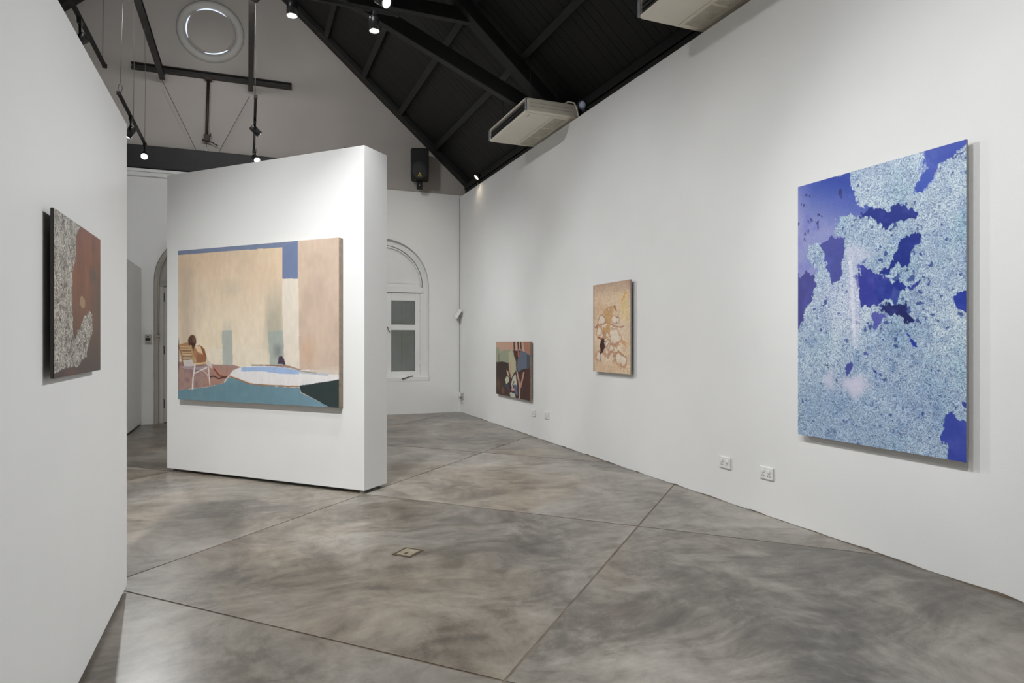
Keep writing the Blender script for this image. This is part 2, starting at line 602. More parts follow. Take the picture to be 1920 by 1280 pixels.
def rafter(parent, y, w, off, depth, sgn, name='rafter', xa=None):
    nx = PITCH * sgn / math.hypot(1, PITCH)
    nz = 1 / math.hypot(1, PITCH)
    o = off + depth / 2
    pts = []
    for x in (RIDGE_X + sgn * 0.02, RIDGE_X + sgn * (4.42 - RIDGE_X)):
        pts.append(Vector((x - nx * o * 0, y, roof_z(x) - o * math.hypot(1, PITCH))))
    return MB().bar(pts[0], pts[1], w, depth, up=(nx, 0, nz)).build(name, M['black_beam'], parent, bevel=0.008)


for k, y in enumerate((8.42, 4.2, 0.0)):
    lab = ['black timber roof truss standing over the nearer split air conditioner', 'black timber roof truss above the middle of the hall', 'black timber roof truss above the viewer'][k]
    lab = ['black scissor roof truss seen above the air conditioner on the wall', lab, lab][k] if k == 0 else lab
    tr = thing('roof_truss', lab, 'truss', (0, y, 4.9), group='roof trusses')
    for sgn in (1, -1):
        r = rafter(tr, 0, 0.22, 0.09, 0.17, sgn)
        r.location = (0, 0, -4.9)
        x0, x1 = RIDGE_X + sgn * (3.95 - RIDGE_X), RIDGE_X - sgn * 0.6
        z0 = 4.79
        MB().bar((x0, 0, z0 - 4.9), (x1, 0.0 + sgn * 0.0, z0 + 0.42 * abs(x1 - x0) - 4.9), 0.12 + 0.004 * sgn, 0.20).build('strut', M['black_beam'], tr, bevel=0.008)
    xe = 2.95 - RIDGE_X
    MB().bar((RIDGE_X - xe, 0.06, 6.02 - 4.9), (RIDGE_X + xe, 0.06, 6.02 - 4.9), 0.10, 0.19).build('collar_tie', M['black_beam'], tr, bevel=0.008)
for sgn in (1, -1):
    rr = rafter(roof, 13.06, 0.22, 0.0, 0.10, sgn, 'gable_rafter')

# black beam on the end wall under the gable, moulding below
bb = MB().box(-3.9, 2.25, -0.10, 0.045, 4.642, 5.045).build('gable_beam', M['black_beam'], bevel=0.01)
bb.location = (0, BW0, 0)
bb.rotation_euler = (0, 0, RZ_BACK)
tag(bb, 'long black beam along the foot of the taupe gable', 'beam')
mo = MB().box(-3.9, 2.25, -0.045, -0.001, 4.50, 4.575).box(-3.9, 2.25, -0.07, -0.001, 4.575, 4.63).build('trim_3', M['wall'], bevel=0.006)
mo.location = (0, BW0, 0)
mo.rotation_euler = (0, 0, RZ_BACK)
tag(mo, 'white plaster moulding under the black gable beam', 'moulding', kind='structure')

# ------------------------------------------------------------------ window and door in the end wall
win = thing('window_1', 'white arched window with two-pane casements and a blind fanlight', 'window', (0, BW0, 0), RZ_BACK, kind='structure')
cx, zs, r = WIN['cx'], WIN['zs'], WIN['r']
FY0, FY1 = 0.095, 0.185          # frame depth inside the niche
ri = r - 0.115
fr = MB()
o_l, i_l = arch(cx, WIN['z0'], zs, r - 0.004), arch(cx, 0.80, zs, ri)
fr.holed(o_l, [arch(cx, 0.80, zs, ri)], FY0)
fr.strip(i_l, FY0, FY1, flip=True)
fr.build('arch_frame', M['frame'], win, fix=False)
# moulded inner bead of the fanlight
bead = MB()
n = 28
bead.tube([(cx + (ri - 0.028) * math.cos(math.pi * k / n), FY0 + 0.03, zs + (ri - 0.028) * math.sin(math.pi * k / n)) for k in range(n + 1)], 0.020, 8)
bead.build('arch_bead', M['frame'], win)
fp = MB()
half = [(cx - ri + .01, zs - 0.02), (cx + ri - .01, zs - 0.02)] + [(cx + (ri - .01) * math.cos(math.pi * k / n), zs + (ri - .01) * math.sin(math.pi * k / n)) for k in range(n + 1)]
fp.prism(half, FY0 + 0.055, FY1)
fpo = fp.build('fanlight_panel', M['frame'], win)
for s in (-1, 1):
    q = [(cx + s * 0.10, zs + 0.06)]
    rr = ri - 0.15
    a0 = math.asin(0.06 / rr)
    a1 = math.acos(0.10 / rr)
    for k in range(13):
        a = a0 + (a1 - a0) * k / 12
        q.append((cx + s * rr * math.cos(a), zs + rr * math.sin(a)))
    if s < 0:
        q = q[::-1]
    MB().prism(q, FY0 + 0.042, FY0 + 0.056).build('quarter_panel', M['frame'], fpo, bevel=0.004)
    MB().box(min(cx + s * .25, cx + s * .42), max(cx + s * .25, cx + s * .42), FY0 + 0.034, FY0 + 0.043, zs + 0.085, zs + 0.115).build('vent_slot', M['frame'], fpo)
MB().box(cx - ri, cx + ri, FY0 - 0.02, FY1, zs - 0.13, zs - 0.012).build('transom', M['frame'], win, bevel=0.006)
si = MB().box(cx - r + .005, cx + r - .005, 0.0, FY1, WIN['z0'] + .001, 0.765).build('sill', M['frame'], win, bevel=0.006)
zc0, zc1 = 0.775, zs - 0.137
for s in (-1, 1):
    xa, xb = sorted((cx + s * 0.09, cx + s * (ri - 0.06)))
    ca = MB()
    gx0, gx1 = xa + 0.093, xb - 0.105
    if s < 0:
        gx0, gx1 = xa + 0.105, xb - 0.093
    bars = [(zc0, 0.885), (1.745, 1.86), (2.36, zc1)]
    for z0, z1 in bars:
        ca.box(gx0, gx1, FY0 + .012, FY0 + .06, z0, z1)
    ca.box(xa, gx0, FY0 + .012, FY0 + .06, zc0, zc1).box(gx1, xb, FY0 + .012, FY0 + .06, zc0, zc1)
    co = ca.build('casement', M['frame'], win, bevel=0.003)
    for z0, z1 in ((0.885, 1.745), (1.86, 2.36)):
        MB().box(gx0, gx1, FY0 + .034, FY0 + .038, z0, z1).build('pane', M['glass'], co)
    hx = xb if s > 0 else xa
    for z in (1.05, 2.2):
        MB().tube([(hx, FY0 + .008, z - .06), (hx, FY0 + .008, z + .06)], 0.008).build('hinge', M['frame'], co)
MB().box(cx - 0.09 + .002, cx + 0.09 - .002, FY0, FY0 + .06, zc0, zc1).build('mullion', M['frame'], win, bevel=0.004)
for s in (-1, 1):
    xa, xb = sorted((cx + s * (ri - 0.06) + s * .002, cx + s * ri))
    MB().box(xa, xb, FY0 + .005, FY0 + .065, zc0, zc1).build('frame_post', M['frame'], win, bevel=0.003)
lt = MB().tube([(cx + 0.10, FY0 - .005, 1.80), (cx + 0.10, FY0 - .03, 1.80)], 0.012).tube([(cx + 0.10, FY0 - .03, 1.81), (cx + 0.115, FY0 - .035, 1.74), (cx + 0.15, FY0 - .032, 1.70)], 0.008)
tag(lt.build('latch', M['brass_frame'], win), 'tarnished brass latch handle')
lt = MB().tube([(cx + 0.62, FY0 - .005, 0.775), (cx + 0.53, -0.01, 0.772), (cx + 0.38, -0.02, 0.73)], 0.009).tube([(cx + .62, FY0 - .01, .765), (cx + .62, FY0 - .01, .79)], 0.016)
tag(lt.build('stay_bar', M['brass_frame'], win), 'brass casement stay hanging over the sill')
sh = MB()
for k in range(8):
    x0 = cx - ri + .03 + k * (2 * ri - .06) / 8
    sh.box(x0, x0 + (2 * ri - .06) / 8 - .004, FY0 + .072, FY0 + .085, .78, zs - .14)
sh.build('closed_shutter', M['shutter'], win)

door = thing('door_1', 'off white arched double door in its beige jamb', 'door', (0, BW0, 0), RZ_BACK, kind='structure')
cx, zs, r = DOOR['cx'], DOOR['zs'], DOOR['r']
jm = MB()
o_l = d_arch
i_l = arch(cx, 0.0, zs, r - 0.07)
prof_o = d_arch[1:] + [d_arch[0]]
prof_i = i_l[1:] + [i_l[0]]
nn = len(prof_o)
vs = [(x + (0.004 if x < cx else -0.004), .04, z) for x, z in prof_o] + [(x, .04, z) for x, z in prof_i] + [(x, ND, z) for x, z in prof_i]
fs = []
for i in range(nn - 1):
    fs.append((i, i + 1, nn + i + 1, nn + i))
    fs.append((nn + i, nn + i + 1, 2 * nn + i + 1, 2 * nn + i))
jm.add(vs, fs)
jm.build('jamb', M['jamb'], door)
MB().tube([(cx - r + .075, .035, 1.62), (cx - r + .075, .035, zs)] + [(cx - (r - .075) * math.cos(math.pi * k / 24), .035, zs + (r - .075) * math.sin(math.pi * k / 24)) for k in range(1, 24)] + [(cx + r - .075, .035, zs), (cx + r - .075, .035, 1.62)], 0.016, 6).build('arch_bead', M['jamb'], door)
for s in (-1, 1):
    MB().box(cx + s * (r - .05) - .045, cx + s * (r - .05) + .045, .02, .06, 1.585, 1.625).build('bead_stop', M['jamb'], door, bevel=0.004)
rd = r - .075
MB().box(cx - rd, cx + rd, .10, ND, 2.52, 2.62).build('door_head', M['jamb'], door, bevel=.006)
fan = [(cx - rd, 2.621), (cx + rd, 2.621)] + [(cx + rd * math.cos(math.pi * k / 24), zs + rd * math.sin(math.pi * k / 24)) for k in range(25)]
MB().prism(fan, .15, .19).build('fanlight_panel', M['door'], door)
for s in (-1, 1):
    x0, x1 = sorted((cx + s * .003, cx + s * (rd - .075)))
    lf = MB().box(x0, x1, .12, .17, .012, 2.515).build('door_leaf', M['door'], door, bevel=.004)
    for z0, z1 in ((.25, 1.05), (1.2, 2.3)):
        MB().box(x0 + .13, x1 - .13, .112, .125, z0, z1).build('door_panel', M['door'], lf, bevel=.006)
    hx = cx + s * (rd - .075)
    for z in (.36, 1.35, 2.32):
        MB().box(hx - .012, hx + .012, .105, .122, z - .08, z + .08).build('hinge', M['black_metal'], lf)
    x0, x1 = sorted((cx + s * (rd - .073), cx + s * rd))
    MB().box(x0, x1, .09, .19, 0.0, 2.52).build('door_post', M['door'], door, bevel=.004)

# ------------------------------------------------------------------ display panels
def display_panel(label, loc, rz, w, t, z0, z1):
    """local: x along the front from the left edge, y into the panel, z up"""
    o = thing('display_panel', label, 'partition', loc, rz)
    MB().box(0, w, 0, t, z0, z1).build('panel_body', M['panel'], o, bevel=0.004)
    for x in (0.06, w - 0.06):
        for y in (0.05, t - 0.05):
            MB().lathe([(0.0, 0.0), (0.028, 0.0), (0.028, 0.008), (0.012, 0.012), (0.012, z0 + 0.002), (0.0, z0 + 0.002)], 12).move(Matrix.Translation((x, y, 0))).build('levelling_foot', M['chrome'], o)
    return o


PA = on_floor(313, 877, 0.03)
PB = on_floor(683, 920.2, 0.03)
PC = on_floor(725, 905.6, 0.03)
fr_d = (PB - PA)
P_W = fr_d.length
P_RZ = math.atan2(fr_d.y, fr_d.x)
P_T = (PC - PB).length
display_panel('white freestanding display panel carrying the large swimming pool painting', (PA.x, PA.y, 0), P_RZ, P_W, P_T, 0.03, 3.44)
MB().tube([(2.50, .12, 3.44), (2.50, .12, 3.475), (2.485, .12, 3.49), (2.475, .12, 3.48)], .007, 6).build('hook', M['steel'], bpy.data.objects['display_panel'])
LX, LY = -0.672, 4.465
display_panel('white display panel at the near left edge with the rust and scribble picture', (LX, LY - 3.05, 0), math.pi / 2, 3.05, 0.30, 0.03, 2.815)
display_panel('grey shaded display panel standing against the end wall beside the door', (-1.775, 10.9, 0), math.pi / 2, 2.36, 0.30, 0.03, 2.83)

# ------------------------------------------------------------------ paintings (colour painted per vertex by code)
rng = np.random.RandomState(5)


def vnoise(u, v, seed):
    r = np.random.RandomState(seed)
    tab = r.rand(64, 64)
    iu, iv = np.floor(u).astype(int), np.floor(v).astype(int)
    fu, fv = u - iu, v - iv
    fu, fv = fu * fu * (3 - 2 * fu), fv * fv * (3 - 2 * fv)
    g = lambda a, b: tab[a % 64, b % 64]
    return (g(iu, iv) * (1 - fu) + g(iu + 1, iv) * fu) * (1 - fv) + (g(iu, iv + 1) * (1 - fu) + g(iu + 1, iv + 1) * fu) * fv


def fbm(u, v, seed, oct=4):
    s, a, t = 0, 1.0, 0
    for k in range(oct):
        s = s + a * vnoise(u * 2 ** k + 17.3 * k, v * 2 ** k + 5.1 * k, seed + k)
        t += a
        a *= 0.55
    return s / t


def homog(src):
    """unit square (u right, v down) -> quad TL, TR, BR, BL ; returns 3x3"""
    dst = [(0, 0), (1, 0), (1, 1), (0, 1)]
    A, b = [], []
    for (u, v), (x, y) in zip(dst, src):
        A.append([u, v, 1, 0, 0, 0, -x * u, -x * v]); b.append(x)
        A.append([0, 0, 0, u, v, 1, -y * u, -y * v]); b.append(y)
    h = np.linalg.solve(np.array(A, float), np.array(b, float))
    return np.append(h, 1).reshape(3, 3)


class Painter:
    """sketch coordinates: those of the quad handed in"""

    def __init__(self, quad, nu, nv, warp=0.0, wscale=20, seed=1, fine=0.0):
        self.nu, self.nv = nu, nv
        U, V = np.meshgrid(np.linspace(0, 1, nu), np.linspace(0, 1, nv))
        self.U, self.V = U.ravel(), V.ravel()
        h = homog(quad)
        w = h[2, 0] * self.U + h[2, 1] * self.V + 1
        self.X = (h[0, 0] * self.U + h[0, 1] * self.V + h[0, 2]) / w
        self.Y = (h[1, 0] * self.U + h[1, 1] * self.V + h[1, 2]) / w
        self.X0, self.Y0 = self.X.copy(), self.Y.copy()
        self.seed = seed
        self.setwarp(warp, wscale, fine)
        self.c = np.zeros((nu * nv, 3))
        self.mask = np.zeros(nu * nv)

    def setwarp(self, amt, scale, fine=0.0):
        self.X = self.X0 + (fbm(self.U * scale, self.V * scale, self.seed + 11) - .5) * 2 * amt + (fbm(self.U * scale * 4, self.V * scale * 4, self.seed + 37) - .5) * 2 * fine
        self.Y = self.Y0 + (fbm(self.U * scale + 9, self.V * scale + 4, self.seed + 23) - .5) * 2 * amt + (fbm(self.U * scale * 4 + 7, self.V * scale * 4, self.seed + 51) - .5) * 2 * fine

    def inside(self, poly):
        c = np.zeros(len(self.X), bool)
        n = len(poly)
        for i in range(n):
            x0, y0 = poly[i]
            x1, y1 = poly[(i + 1) % n]
            if y0 == y1:
                continue
            cr = (y0 > self.Y) != (y1 > self.Y)
            c ^= cr & (self.X < (x1 - x0) * (self.Y - y0) / (y1 - y0) + x0)
        return c

    def fill(self, col, a=1.0):
        self.c = self.c * (1 - np.asarray(a)[..., None] if np.ndim(a) else self.c * 0 + (1 - a)) + np.array(col) * (np.asarray(a)[..., None] if np.ndim(a) else a) if np.ndim(a) else self.c * (1 - a) + np.array(col) * a

    def blend(self, w, col):
        w = np.clip(w, 0, 1)[:, None]
        self.c = self.c * (1 - w) + np.array(col, float) * w

    def poly(self, pts, col, a=1.0):
        self.blend(self.inside(pts) * a, col)

    def ell(self, x, y, rx, ry, col, a=1.0, soft=0.15, rot=0.0):
        dx, dy = self.X - x, self.Y - y
        c, s = math.cos(rot), math.sin(rot)
        d = np.sqrt(((dx * c + dy * s) / rx) ** 2 + ((-dx * s + dy * c) / ry) ** 2)
        self.blend(np.clip((1 - d) / soft, 0, 1) * a, col)

    def line(self, pts, w, col, a=1.0):
        d = np.full(len(self.X), 1e9)
        for (x0, y0), (x1, y1) in zip(pts[:-1], pts[1:]):
            dx, dy = x1 - x0, y1 - y0
            t = np.clip(((self.X - x0) * dx + (self.Y - y0) * dy) / (dx * dx + dy * dy + 1e-9), 0, 1)
            d = np.minimum(d, np.hypot(self.X - x0 - t * dx, self.Y - y0 - t * dy))
        self.blend(np.clip((w / 2 - d) / (w * .25) + .5, 0, 1) * a, col)

    def soft(self, x0, x1, y0, y1, col, a, fx, fy):
        wx_ = np.clip((self.X - x0) / fx, 0, 1) * np.clip((x1 - self.X) / fx, 0, 1)
        wy_ = np.clip((self.Y - y0) / fy, 0, 1) * np.clip((y1 - self.Y) / fy, 0, 1)
        self.blend(wx_ * wy_ * a, col)

    def grain(self, amt, su, sv, seed):
        n = (fbm(self.U * su, self.V * sv, seed, 3) - .5) * 2 * amt
        self.c = self.c * (1 + n[:, None])


def paint_material(name, rough, strokes=None):
    m, nt, p = new_mat(name)
    L = nt.links.new
    at = N(nt, 'ShaderNodeAttribute', attribute_name='paint')
    tc = N(nt, 'ShaderNodeTexCoord')
    col = at.outputs['Color']
    if strokes:
        light, dark, sc = strokes
        # curled pen strokes: contour lines of a warped noise
        n1 = N(nt, 'ShaderNodeTexNoise', i_Scale=sc, i_Detail=1.5, i_Distortion=2.2)
        L(tc.outputs['Object'], n1.inputs['Vector'])
        ml = N(nt, 'ShaderNodeMath', operation='MULTIPLY')
        ml.inputs[1].default_value = 5.5
        L(n1.outputs['Fac'], ml.inputs[0])
        fr_ = N(nt, 'ShaderNodeMath', operation='PINGPONG')
        fr_.inputs[1].default_value = 0.5
        L(ml.outputs[0], fr_.inputs[0])
        r = ramp(nt, fr_.outputs[0], [(0.0, dark), (0.07, dark), (0.2, (0.5, 0.5, 0.5, 1)), (0.5, light)])
        mk = N(nt, 'ShaderNodeAttribute', attribute_name='stroke')
        mx = N(nt, 'ShaderNodeMix', data_type='RGBA', blend_type='OVERLAY')
        L(mk.outputs['Fac'], mx.inputs['Factor'])
        L(col, mx.inputs['A'])
        L(r.outputs[0], mx.inputs['B'])
        col = mx.outputs['Result']
    L(col, p.inputs['Base Color'])
    p.inputs['Roughness'].default_value = rough
    p.inputs['Specular IOR Level'].default_value = 0.3
    nb = N(nt, 'ShaderNodeTexNoise', i_Scale=180.0, i_Detail=2.0)
    L(tc.outputs['Object'], nb.inputs['Vector'])
    bp = N(nt, 'ShaderNodeBump', i_Strength=0.08, i_Distance=0.002)
    L(nb.outputs['Fac'], bp.inputs['Height'])
    L(bp.outputs[0], p.inputs['Normal'])
    return m


def hang_painting(label, loc, rz, w, h, t, gap, P, mat, edge, cat='painting'):
    """loc: bottom-left corner on the wall; local x right, -y out of the wall"""
    o = thing('painting', label, cat, loc, rz)
    yf = -(gap + t)
    MB().box(0, w, yf + .001, -gap, 0, h).build('canvas', edge, o, bevel=0.002, seg=1)
    if gap > 0.005:
        for zb_ in (.12, .84):
            MB().box(w * .15, w * .85, -gap, -0.0005, h * zb_, h * zb_ + .04).build('hanging_batten', M['canvas_edge'], o)
    nu, nv = P.nu, P.nv
    co = np.stack([P.U * w, np.full(nu * nv, yf), (1 - P.V) * h], 1)
    idx = np.arange(nu * nv).reshape(nv, nu)
    q = np.stack([idx[:-1, :-1], idx[1:, :-1], idx[1:, 1:], idx[:-1, 1:]], -1).reshape(-1, 4)
    me = bpy.data.meshes.new('painted_face')
    me.vertices.add(nu * nv)
    me.vertices.foreach_set('co', co.ravel())
    me.loops.add(q.size)
    me.loops.foreach_set('vertex_index', q.ravel())
    me.polygons.add(len(q))
    me.polygons.foreach_set('loop_start', np.arange(0, q.size, 4))
    me.update(calc_edges=True)
    me.validate()
    s = np.clip(P.c, 0, 255) / 255.0
    lin = np.where(s <= 0.04045, s / 12.92, ((s + 0.055) / 1.055) ** 2.4)
    at = me.color_attributes.new('paint', 'FLOAT_COLOR', 'POINT')
    at.data.foreach_set('color', np.concatenate([lin, np.ones((len(lin), 1))], 1).ravel())
    at2 = me.attributes.new('stroke', 'FLOAT', 'POINT')
    at2.data.foreach_set('value', np.clip(P.mask, 0, 1))
    me.materials.append(mat)
    f = bpy.data.objects.new('painted_face', me)
    COL.objects.link(f)
    f.parent = o
    return o


# --- large swimming pool painting on the free panel
P = Painter([(48, 143), (1150, 57), (1157, 1222), (52, 1163)], 330, 330, 5, 30, 3)
yy = np.clip((P.V - .1) / .55, 0, 1)
P.c = np.array([216., 190, 162]) * (1 - yy[:, None]) + np.array([228., 215, 194]) * yy[:, None]
P.blend((fbm(P.U * 5, P.V * 3, 40) - .45) * 2.2, (232, 214, 184))
P.blend((fbm(P.U * 7, P.V * 2.5, 44) - .54) * 1.8, (204, 188, 166))
P.soft(30, 180, 170, 960, (190, 172, 150), .75, 60, 120)
P.soft(180, 260, 330, 560, (205, 195, 172), .5, 40, 80)
P.soft(330, 500, 320, 480, (190, 180, 160), .5, 60, 60)
P.poly([(240, 815), (680, 820), (690, 930), (250, 935)], (228, 216, 196), .85)
P.soft(635, 790, 330, 960, (172, 165, 148), .8, 40, 260)
P.poly([(352, 690), (422, 690), (428, 930), (360, 930)], (165, 174, 168), .85)
P.soft(352, 428, 600, 930, (170, 172, 162), .5, 20, 120)
P.poly([(668, 700), (772, 690), (780, 930), (684, 932)], (152, 166, 162), .7)
P.soft(690, 785, 770, 900, (120, 125, 125), .7, 40, 50)
P.setwarp(2, 20)
P.poly([(40, 120), (870, 70), (870, 336), (765, 338), (763, 122), (40, 173)], (120, 131, 156))
P.poly([(765, 122), (870, 78), (870, 336), (765, 338)], (112, 126, 160), .8)
P.poly([(764, 338), (871, 336), (885, 950), (785, 930), (770, 640)], (224, 213, 198))
P.poly([(870, 60), (1170, 40), (1170, 1000), (885, 975), (882, 640)], (202, 180, 162))
right = P.inside([(870, 60), (1170, 40), (1170, 1000), (885, 975), (882, 640)])
P.blend(right * (fbm(P.U * 10, P.V * 3, 60) - .45) * 2.2, (214, 192, 170))
P.blend(right * (fbm(P.U * 9, P.V * 4, 66) - .5) * 2.2, (184, 163, 148))
P.soft(885, 1000, 700, 980, (202, 164, 134), .7, 60, 120)
P.setwarp(4, 18)
# mauve ground, pool, teal floor, dark corner
P.poly([(40, 905), (180, 900), (310, 925), (440, 932), (500, 945), (560, 935), (800, 930), (920, 965), (880, 990), (500, 990), (410, 1000), (395, 1020), (370, 1050), (250, 1078), (40, 1102)], (164, 134, 124))
P.blend(P.inside([(40, 905), (300, 925), (300, 1070), (40, 1102)]) * np.clip((fbm(P.U * 30, P.V * 30, 70) - .4) * 3, 0, 1) * .8, (134, 106, 112))
P.blend(P.inside([(260, 930), (420, 950), (400, 1050), (230, 1078)]) * .6, (172, 130, 114))
P.poly([(408, 992), (430, 966), (492, 940), (545, 934), (700, 936), (900, 962), (1170, 965), (1170, 1030), (890, 1070), (700, 1064), (560, 1050), (450, 1016)], (226, 223, 222))
P.poly([(490, 944), (700, 938), (790, 950), (884, 966), (880, 992), (770, 990), (640, 972), (485, 972)], (152, 178, 216), .9)
P.poly([(880, 966), (1090, 990), (1080, 1005), (880, 985)], (170, 178, 188), .7)
P.poly([(1000, 960), (1170, 930), (1170, 1000), (930, 972)], (206, 190, 172), .8)
P.poly([(40, 1102), (250, 1080), (365, 1052), (398, 1012), (440, 1018), (540, 1056), (720, 1078), (892, 1084), (893, 1116), (1108, 1224), (1108, 1250), (40, 1250)], (106, 138, 150))
teal = P.inside([(40, 1102), (250, 1080), (365, 1052), (398, 1012), (440, 1018), (540, 1056), (720, 1078), (892, 1084), (893, 1116), (1108, 1224), (1108, 1250), (40, 1250)])
P.blend(teal * np.clip((fbm(P.U * 9, P.V * 20, 80) - .45) * 3, 0, 1) * .55, (120, 152, 162))
P.blend(teal * np.clip((P.X - 640) / 500, 0, 1) * .5, (128, 158, 176))
P.line([(400, 1004), (450, 1020), (545, 1056), (720, 1072), (890, 1076)], 9, (152, 116, 92))
P.line([(370, 1046), (396, 1010), (410, 996)], 7, (215, 205, 196))
P.poly([(892, 1070), (1000, 1052), (1170, 1028), (1170, 1260), (1106, 1224), (895, 1114)], (48, 60, 60))
P.setwarp(2, 30)
P.poly([(735, 920), (745, 872), (765, 866), (780, 890), (790, 925)], (72, 58, 78))
P.line([(560, 928), (690, 930), (790, 930)], 7, (130, 116, 108))
P.line([(790, 930), (900, 972), (1000, 985)], 7, (160, 146, 128))
# seated figure in a slatted garden chair, seen from behind
P.poly([(60, 785), (115, 772), (160, 800), (200, 790), (232, 820), (248, 880), (250, 910), (180, 920), (160, 860), (70, 830)], (168, 122, 90))
P.poly([(165, 800), (205, 800), (225, 850), (190, 840)], (222, 190, 156))
P.poly([(205, 790), (235, 820), (250, 885), (232, 880), (215, 825)], (140, 92, 66))
P.poly([(180, 850), (240, 865), (245, 905), (182, 912)], (150, 102, 72))
P.ell(148, 765, 30, 48, (84, 56, 44))
P.ell(160, 750, 12, 26, (122, 86, 66), .7)
P.poly([(130, 770), (165, 780), (158, 830), (140, 820)], (70, 44, 36))
P.poly([(248, 885), (285, 925), (305, 960), (280, 950), (240, 915)], (208, 196, 188))
P.poly([(280, 935), (310, 945), (350, 990), (385, 1005), (345, 1012), (300, 980)], (176, 128, 112))
P.line([(300, 955), (340, 1005), (380, 1012)], 10, (122, 66, 56))
P.line([(262, 1012), (300, 1005), (330, 1022), (388, 1008)], 9, (78, 46, 42))
for k in range(6):
    y = 800 + k * 20
    P.line([(60 + k * 4, y), (100 + k * 4, y + 4), (142 + k * 4, y)], 13, (188, 156, 118))
    P.line([(62 + k * 4, y + 10), (144 + k * 4, y + 10)], 5, (108, 80, 62))
P.line([(138, 795), (152, 850), (166, 918)], 13, (176, 146, 100))
P.line([(52, 790), (75, 850), (84, 930)], 9, (150, 112, 82))
P.poly([(85, 895), (150, 890), (165, 935), (95, 935)], (208, 200, 200), .9)
P.line([(166, 920), (210, 918), (250, 912)], 12, (214, 188, 140))
P.poly([(60, 935), (170, 940), (260, 935), (250, 965), (100, 955)], (168, 150, 152), .9)
P.line([(168, 925), (158, 1000), (150, 1090)], 9, (226, 218, 212))
P.line([(165, 985), (215, 960), (250, 945)], 8, (222, 212, 206))
P.line([(262, 940), (265, 1000), (272, 1062)], 7, (220, 208, 200))
P.line([(215, 960), (250, 990), (262, 1020)], 5, (206, 190, 184))
P.soft(30, 64, 730, 1000, (96, 70, 62), .7, 10, 60)
P.c *= (1 + (fbm(P.U * 60, P.V * 20, 99, 3) - .5)[:, None] * .07)
T_PP = 0.065
qpx = [(332.9, 469.1), (634.5, 446.2), (636.4, 764.3), (334.4, 748.2)]
pn = Vector((math.sin(-P_RZ) * -1, -math.cos(P_RZ), 0))
pn = Vector((math.cos(P_RZ - math.pi / 2), math.sin(P_RZ - math.pi / 2), 0))
pc = pn.dot(Vector((PA.x, PA.y, 0))) + T_PP
qw = [hit(x, y, pn, pc) for x, y in qpx]
ax = Vector((math.cos(P_RZ), math.sin(P_RZ), 0))
s0 = ((qw[0] - PA).dot(ax) + (qw[3] - PA).dot(ax)) / 2
s1 = ((qw[1] - PA).dot(ax) + (qw[2] - PA).dot(ax)) / 2
zt, zb = (qw[0].z + qw[1].z) / 2, (qw[2].z + qw[3].z) / 2
b0 = PA + ax * s0
hang_painting('large painting of a seated figure beside a white swimming pool', (b0.x, b0.y, zb), P_RZ, s1 - s0, zt - zb, T_PP - .005, .005, P,
              paint_material('pool_painting_oil', .6), M['canvas_edge'])


def right_wall_spot(quad, off):
    qw = [on_right(x, y, off) for x, y in quad]
    ya, yb = (qw[0].y + qw[3].y) / 2, (qw[1].y + qw[2].y) / 2
    zt, zb = (qw[0].z + qw[1].z) / 2, (qw[2].z + qw[3].z) / 2
    return (wx(ya), ya, zb), ya - yb, zt - zb


# --- tall blue painting
P = Painter([(69, 228), (672, 60), (672, 1213), (67, 1118)], 280, 430, 26, 13, 12, 14)
n1 = fbm(P.U * 5, P.V * 7, 5)
n2 = fbm(P.U * 22, P.V * 32, 6)
P.c = np.array([162., 179, 200]) * np.ones((len(P.U), 1))
P.blend((n1 - .45) * 3, (182, 197, 211))
P.blend((fbm(P.U * 6 + 3, P.V * 8, 8) - .5) * 3, (146, 174, 192))
P.blend(np.clip((P.V - .6) / .3, 0, 1) * .35, (140, 164, 194))
P.blend((n2 - .55) * 2.5, (112, 138, 174))
P.ell(215, 640, 150, 220, (196, 202, 222), .6, .9)
P.ell(560, 300, 130, 160, (184, 198, 210), .5, .9)
P.ell(430, 760, 160, 110, (128, 152, 182), .55, .9)
P.ell(520, 960, 150, 130, (134, 156, 186), .45, .9)
P.ell(120, 1000, 110, 120, (140, 164, 186), .45, .9)
P.mask[:] = .62
blue = np.zeros(len(P.U), bool)


def bl(pts, col, a=1.0):
    global blue
    i = P.inside(pts)
    blue |= i
    P.blend(i * a, col)


sky = [(40, 200), (262, 175), (262, 250), (290, 300), (345, 306), (300, 335), (215, 330), (200, 395), (238, 420), (170, 418), (112, 430), (112, 480), (140, 525), (120, 545), (40, 560)]
i = P.inside(sky)
blue |= i
g = np.clip((P.Y0 - 190 + (P.X0 - 245) * -.27 - 20) / 190, 0, 1)
skyc = np.array([34., 62, 160]) * (1 - g[:, None]) + np.array([140., 146, 196]) * g[:, None]
P.c = np.where(i[:, None], skyc, P.c)
P.blend(i * np.clip((120 - P.X0) / 60, 0, 1) * .6, (150, 150, 200))
for (x, y, w, h) in ((104, 262, 4, 5), (95, 300, 3, 5), (120, 258, 4, 5), (142, 330, 3, 6), (112, 352, 5, 7), (98, 366, 4, 6), (135, 358, 4, 6), (72, 355, 4, 9), (93, 400, 3, 5), (215, 245, 8, 10), (92, 420, 3, 5)):
    P.ell(x, y, w * 1.3, h * 1.3, (28, 36, 92), .85, .4)
bl([(522, 60), (700, 40), (700, 85), (650, 96), (630, 122), (565, 165), (540, 215), (505, 250), (497, 205), (525, 165)], (30, 62, 168))
P.blend(P.inside([(522, 100), (560, 170), (540, 230), (490, 250)]) * .4, (80, 104, 190))
D1, D2, PU = (24, 44, 134), (38, 60, 158), (74, 80, 156)
bl([(285, 340), (345, 298), (372, 300), (398, 318), (412, 282), (445, 266), (470, 300), (502, 320), (486, 342), (430, 345), (395, 372), (372, 378), (345, 340)], D1)
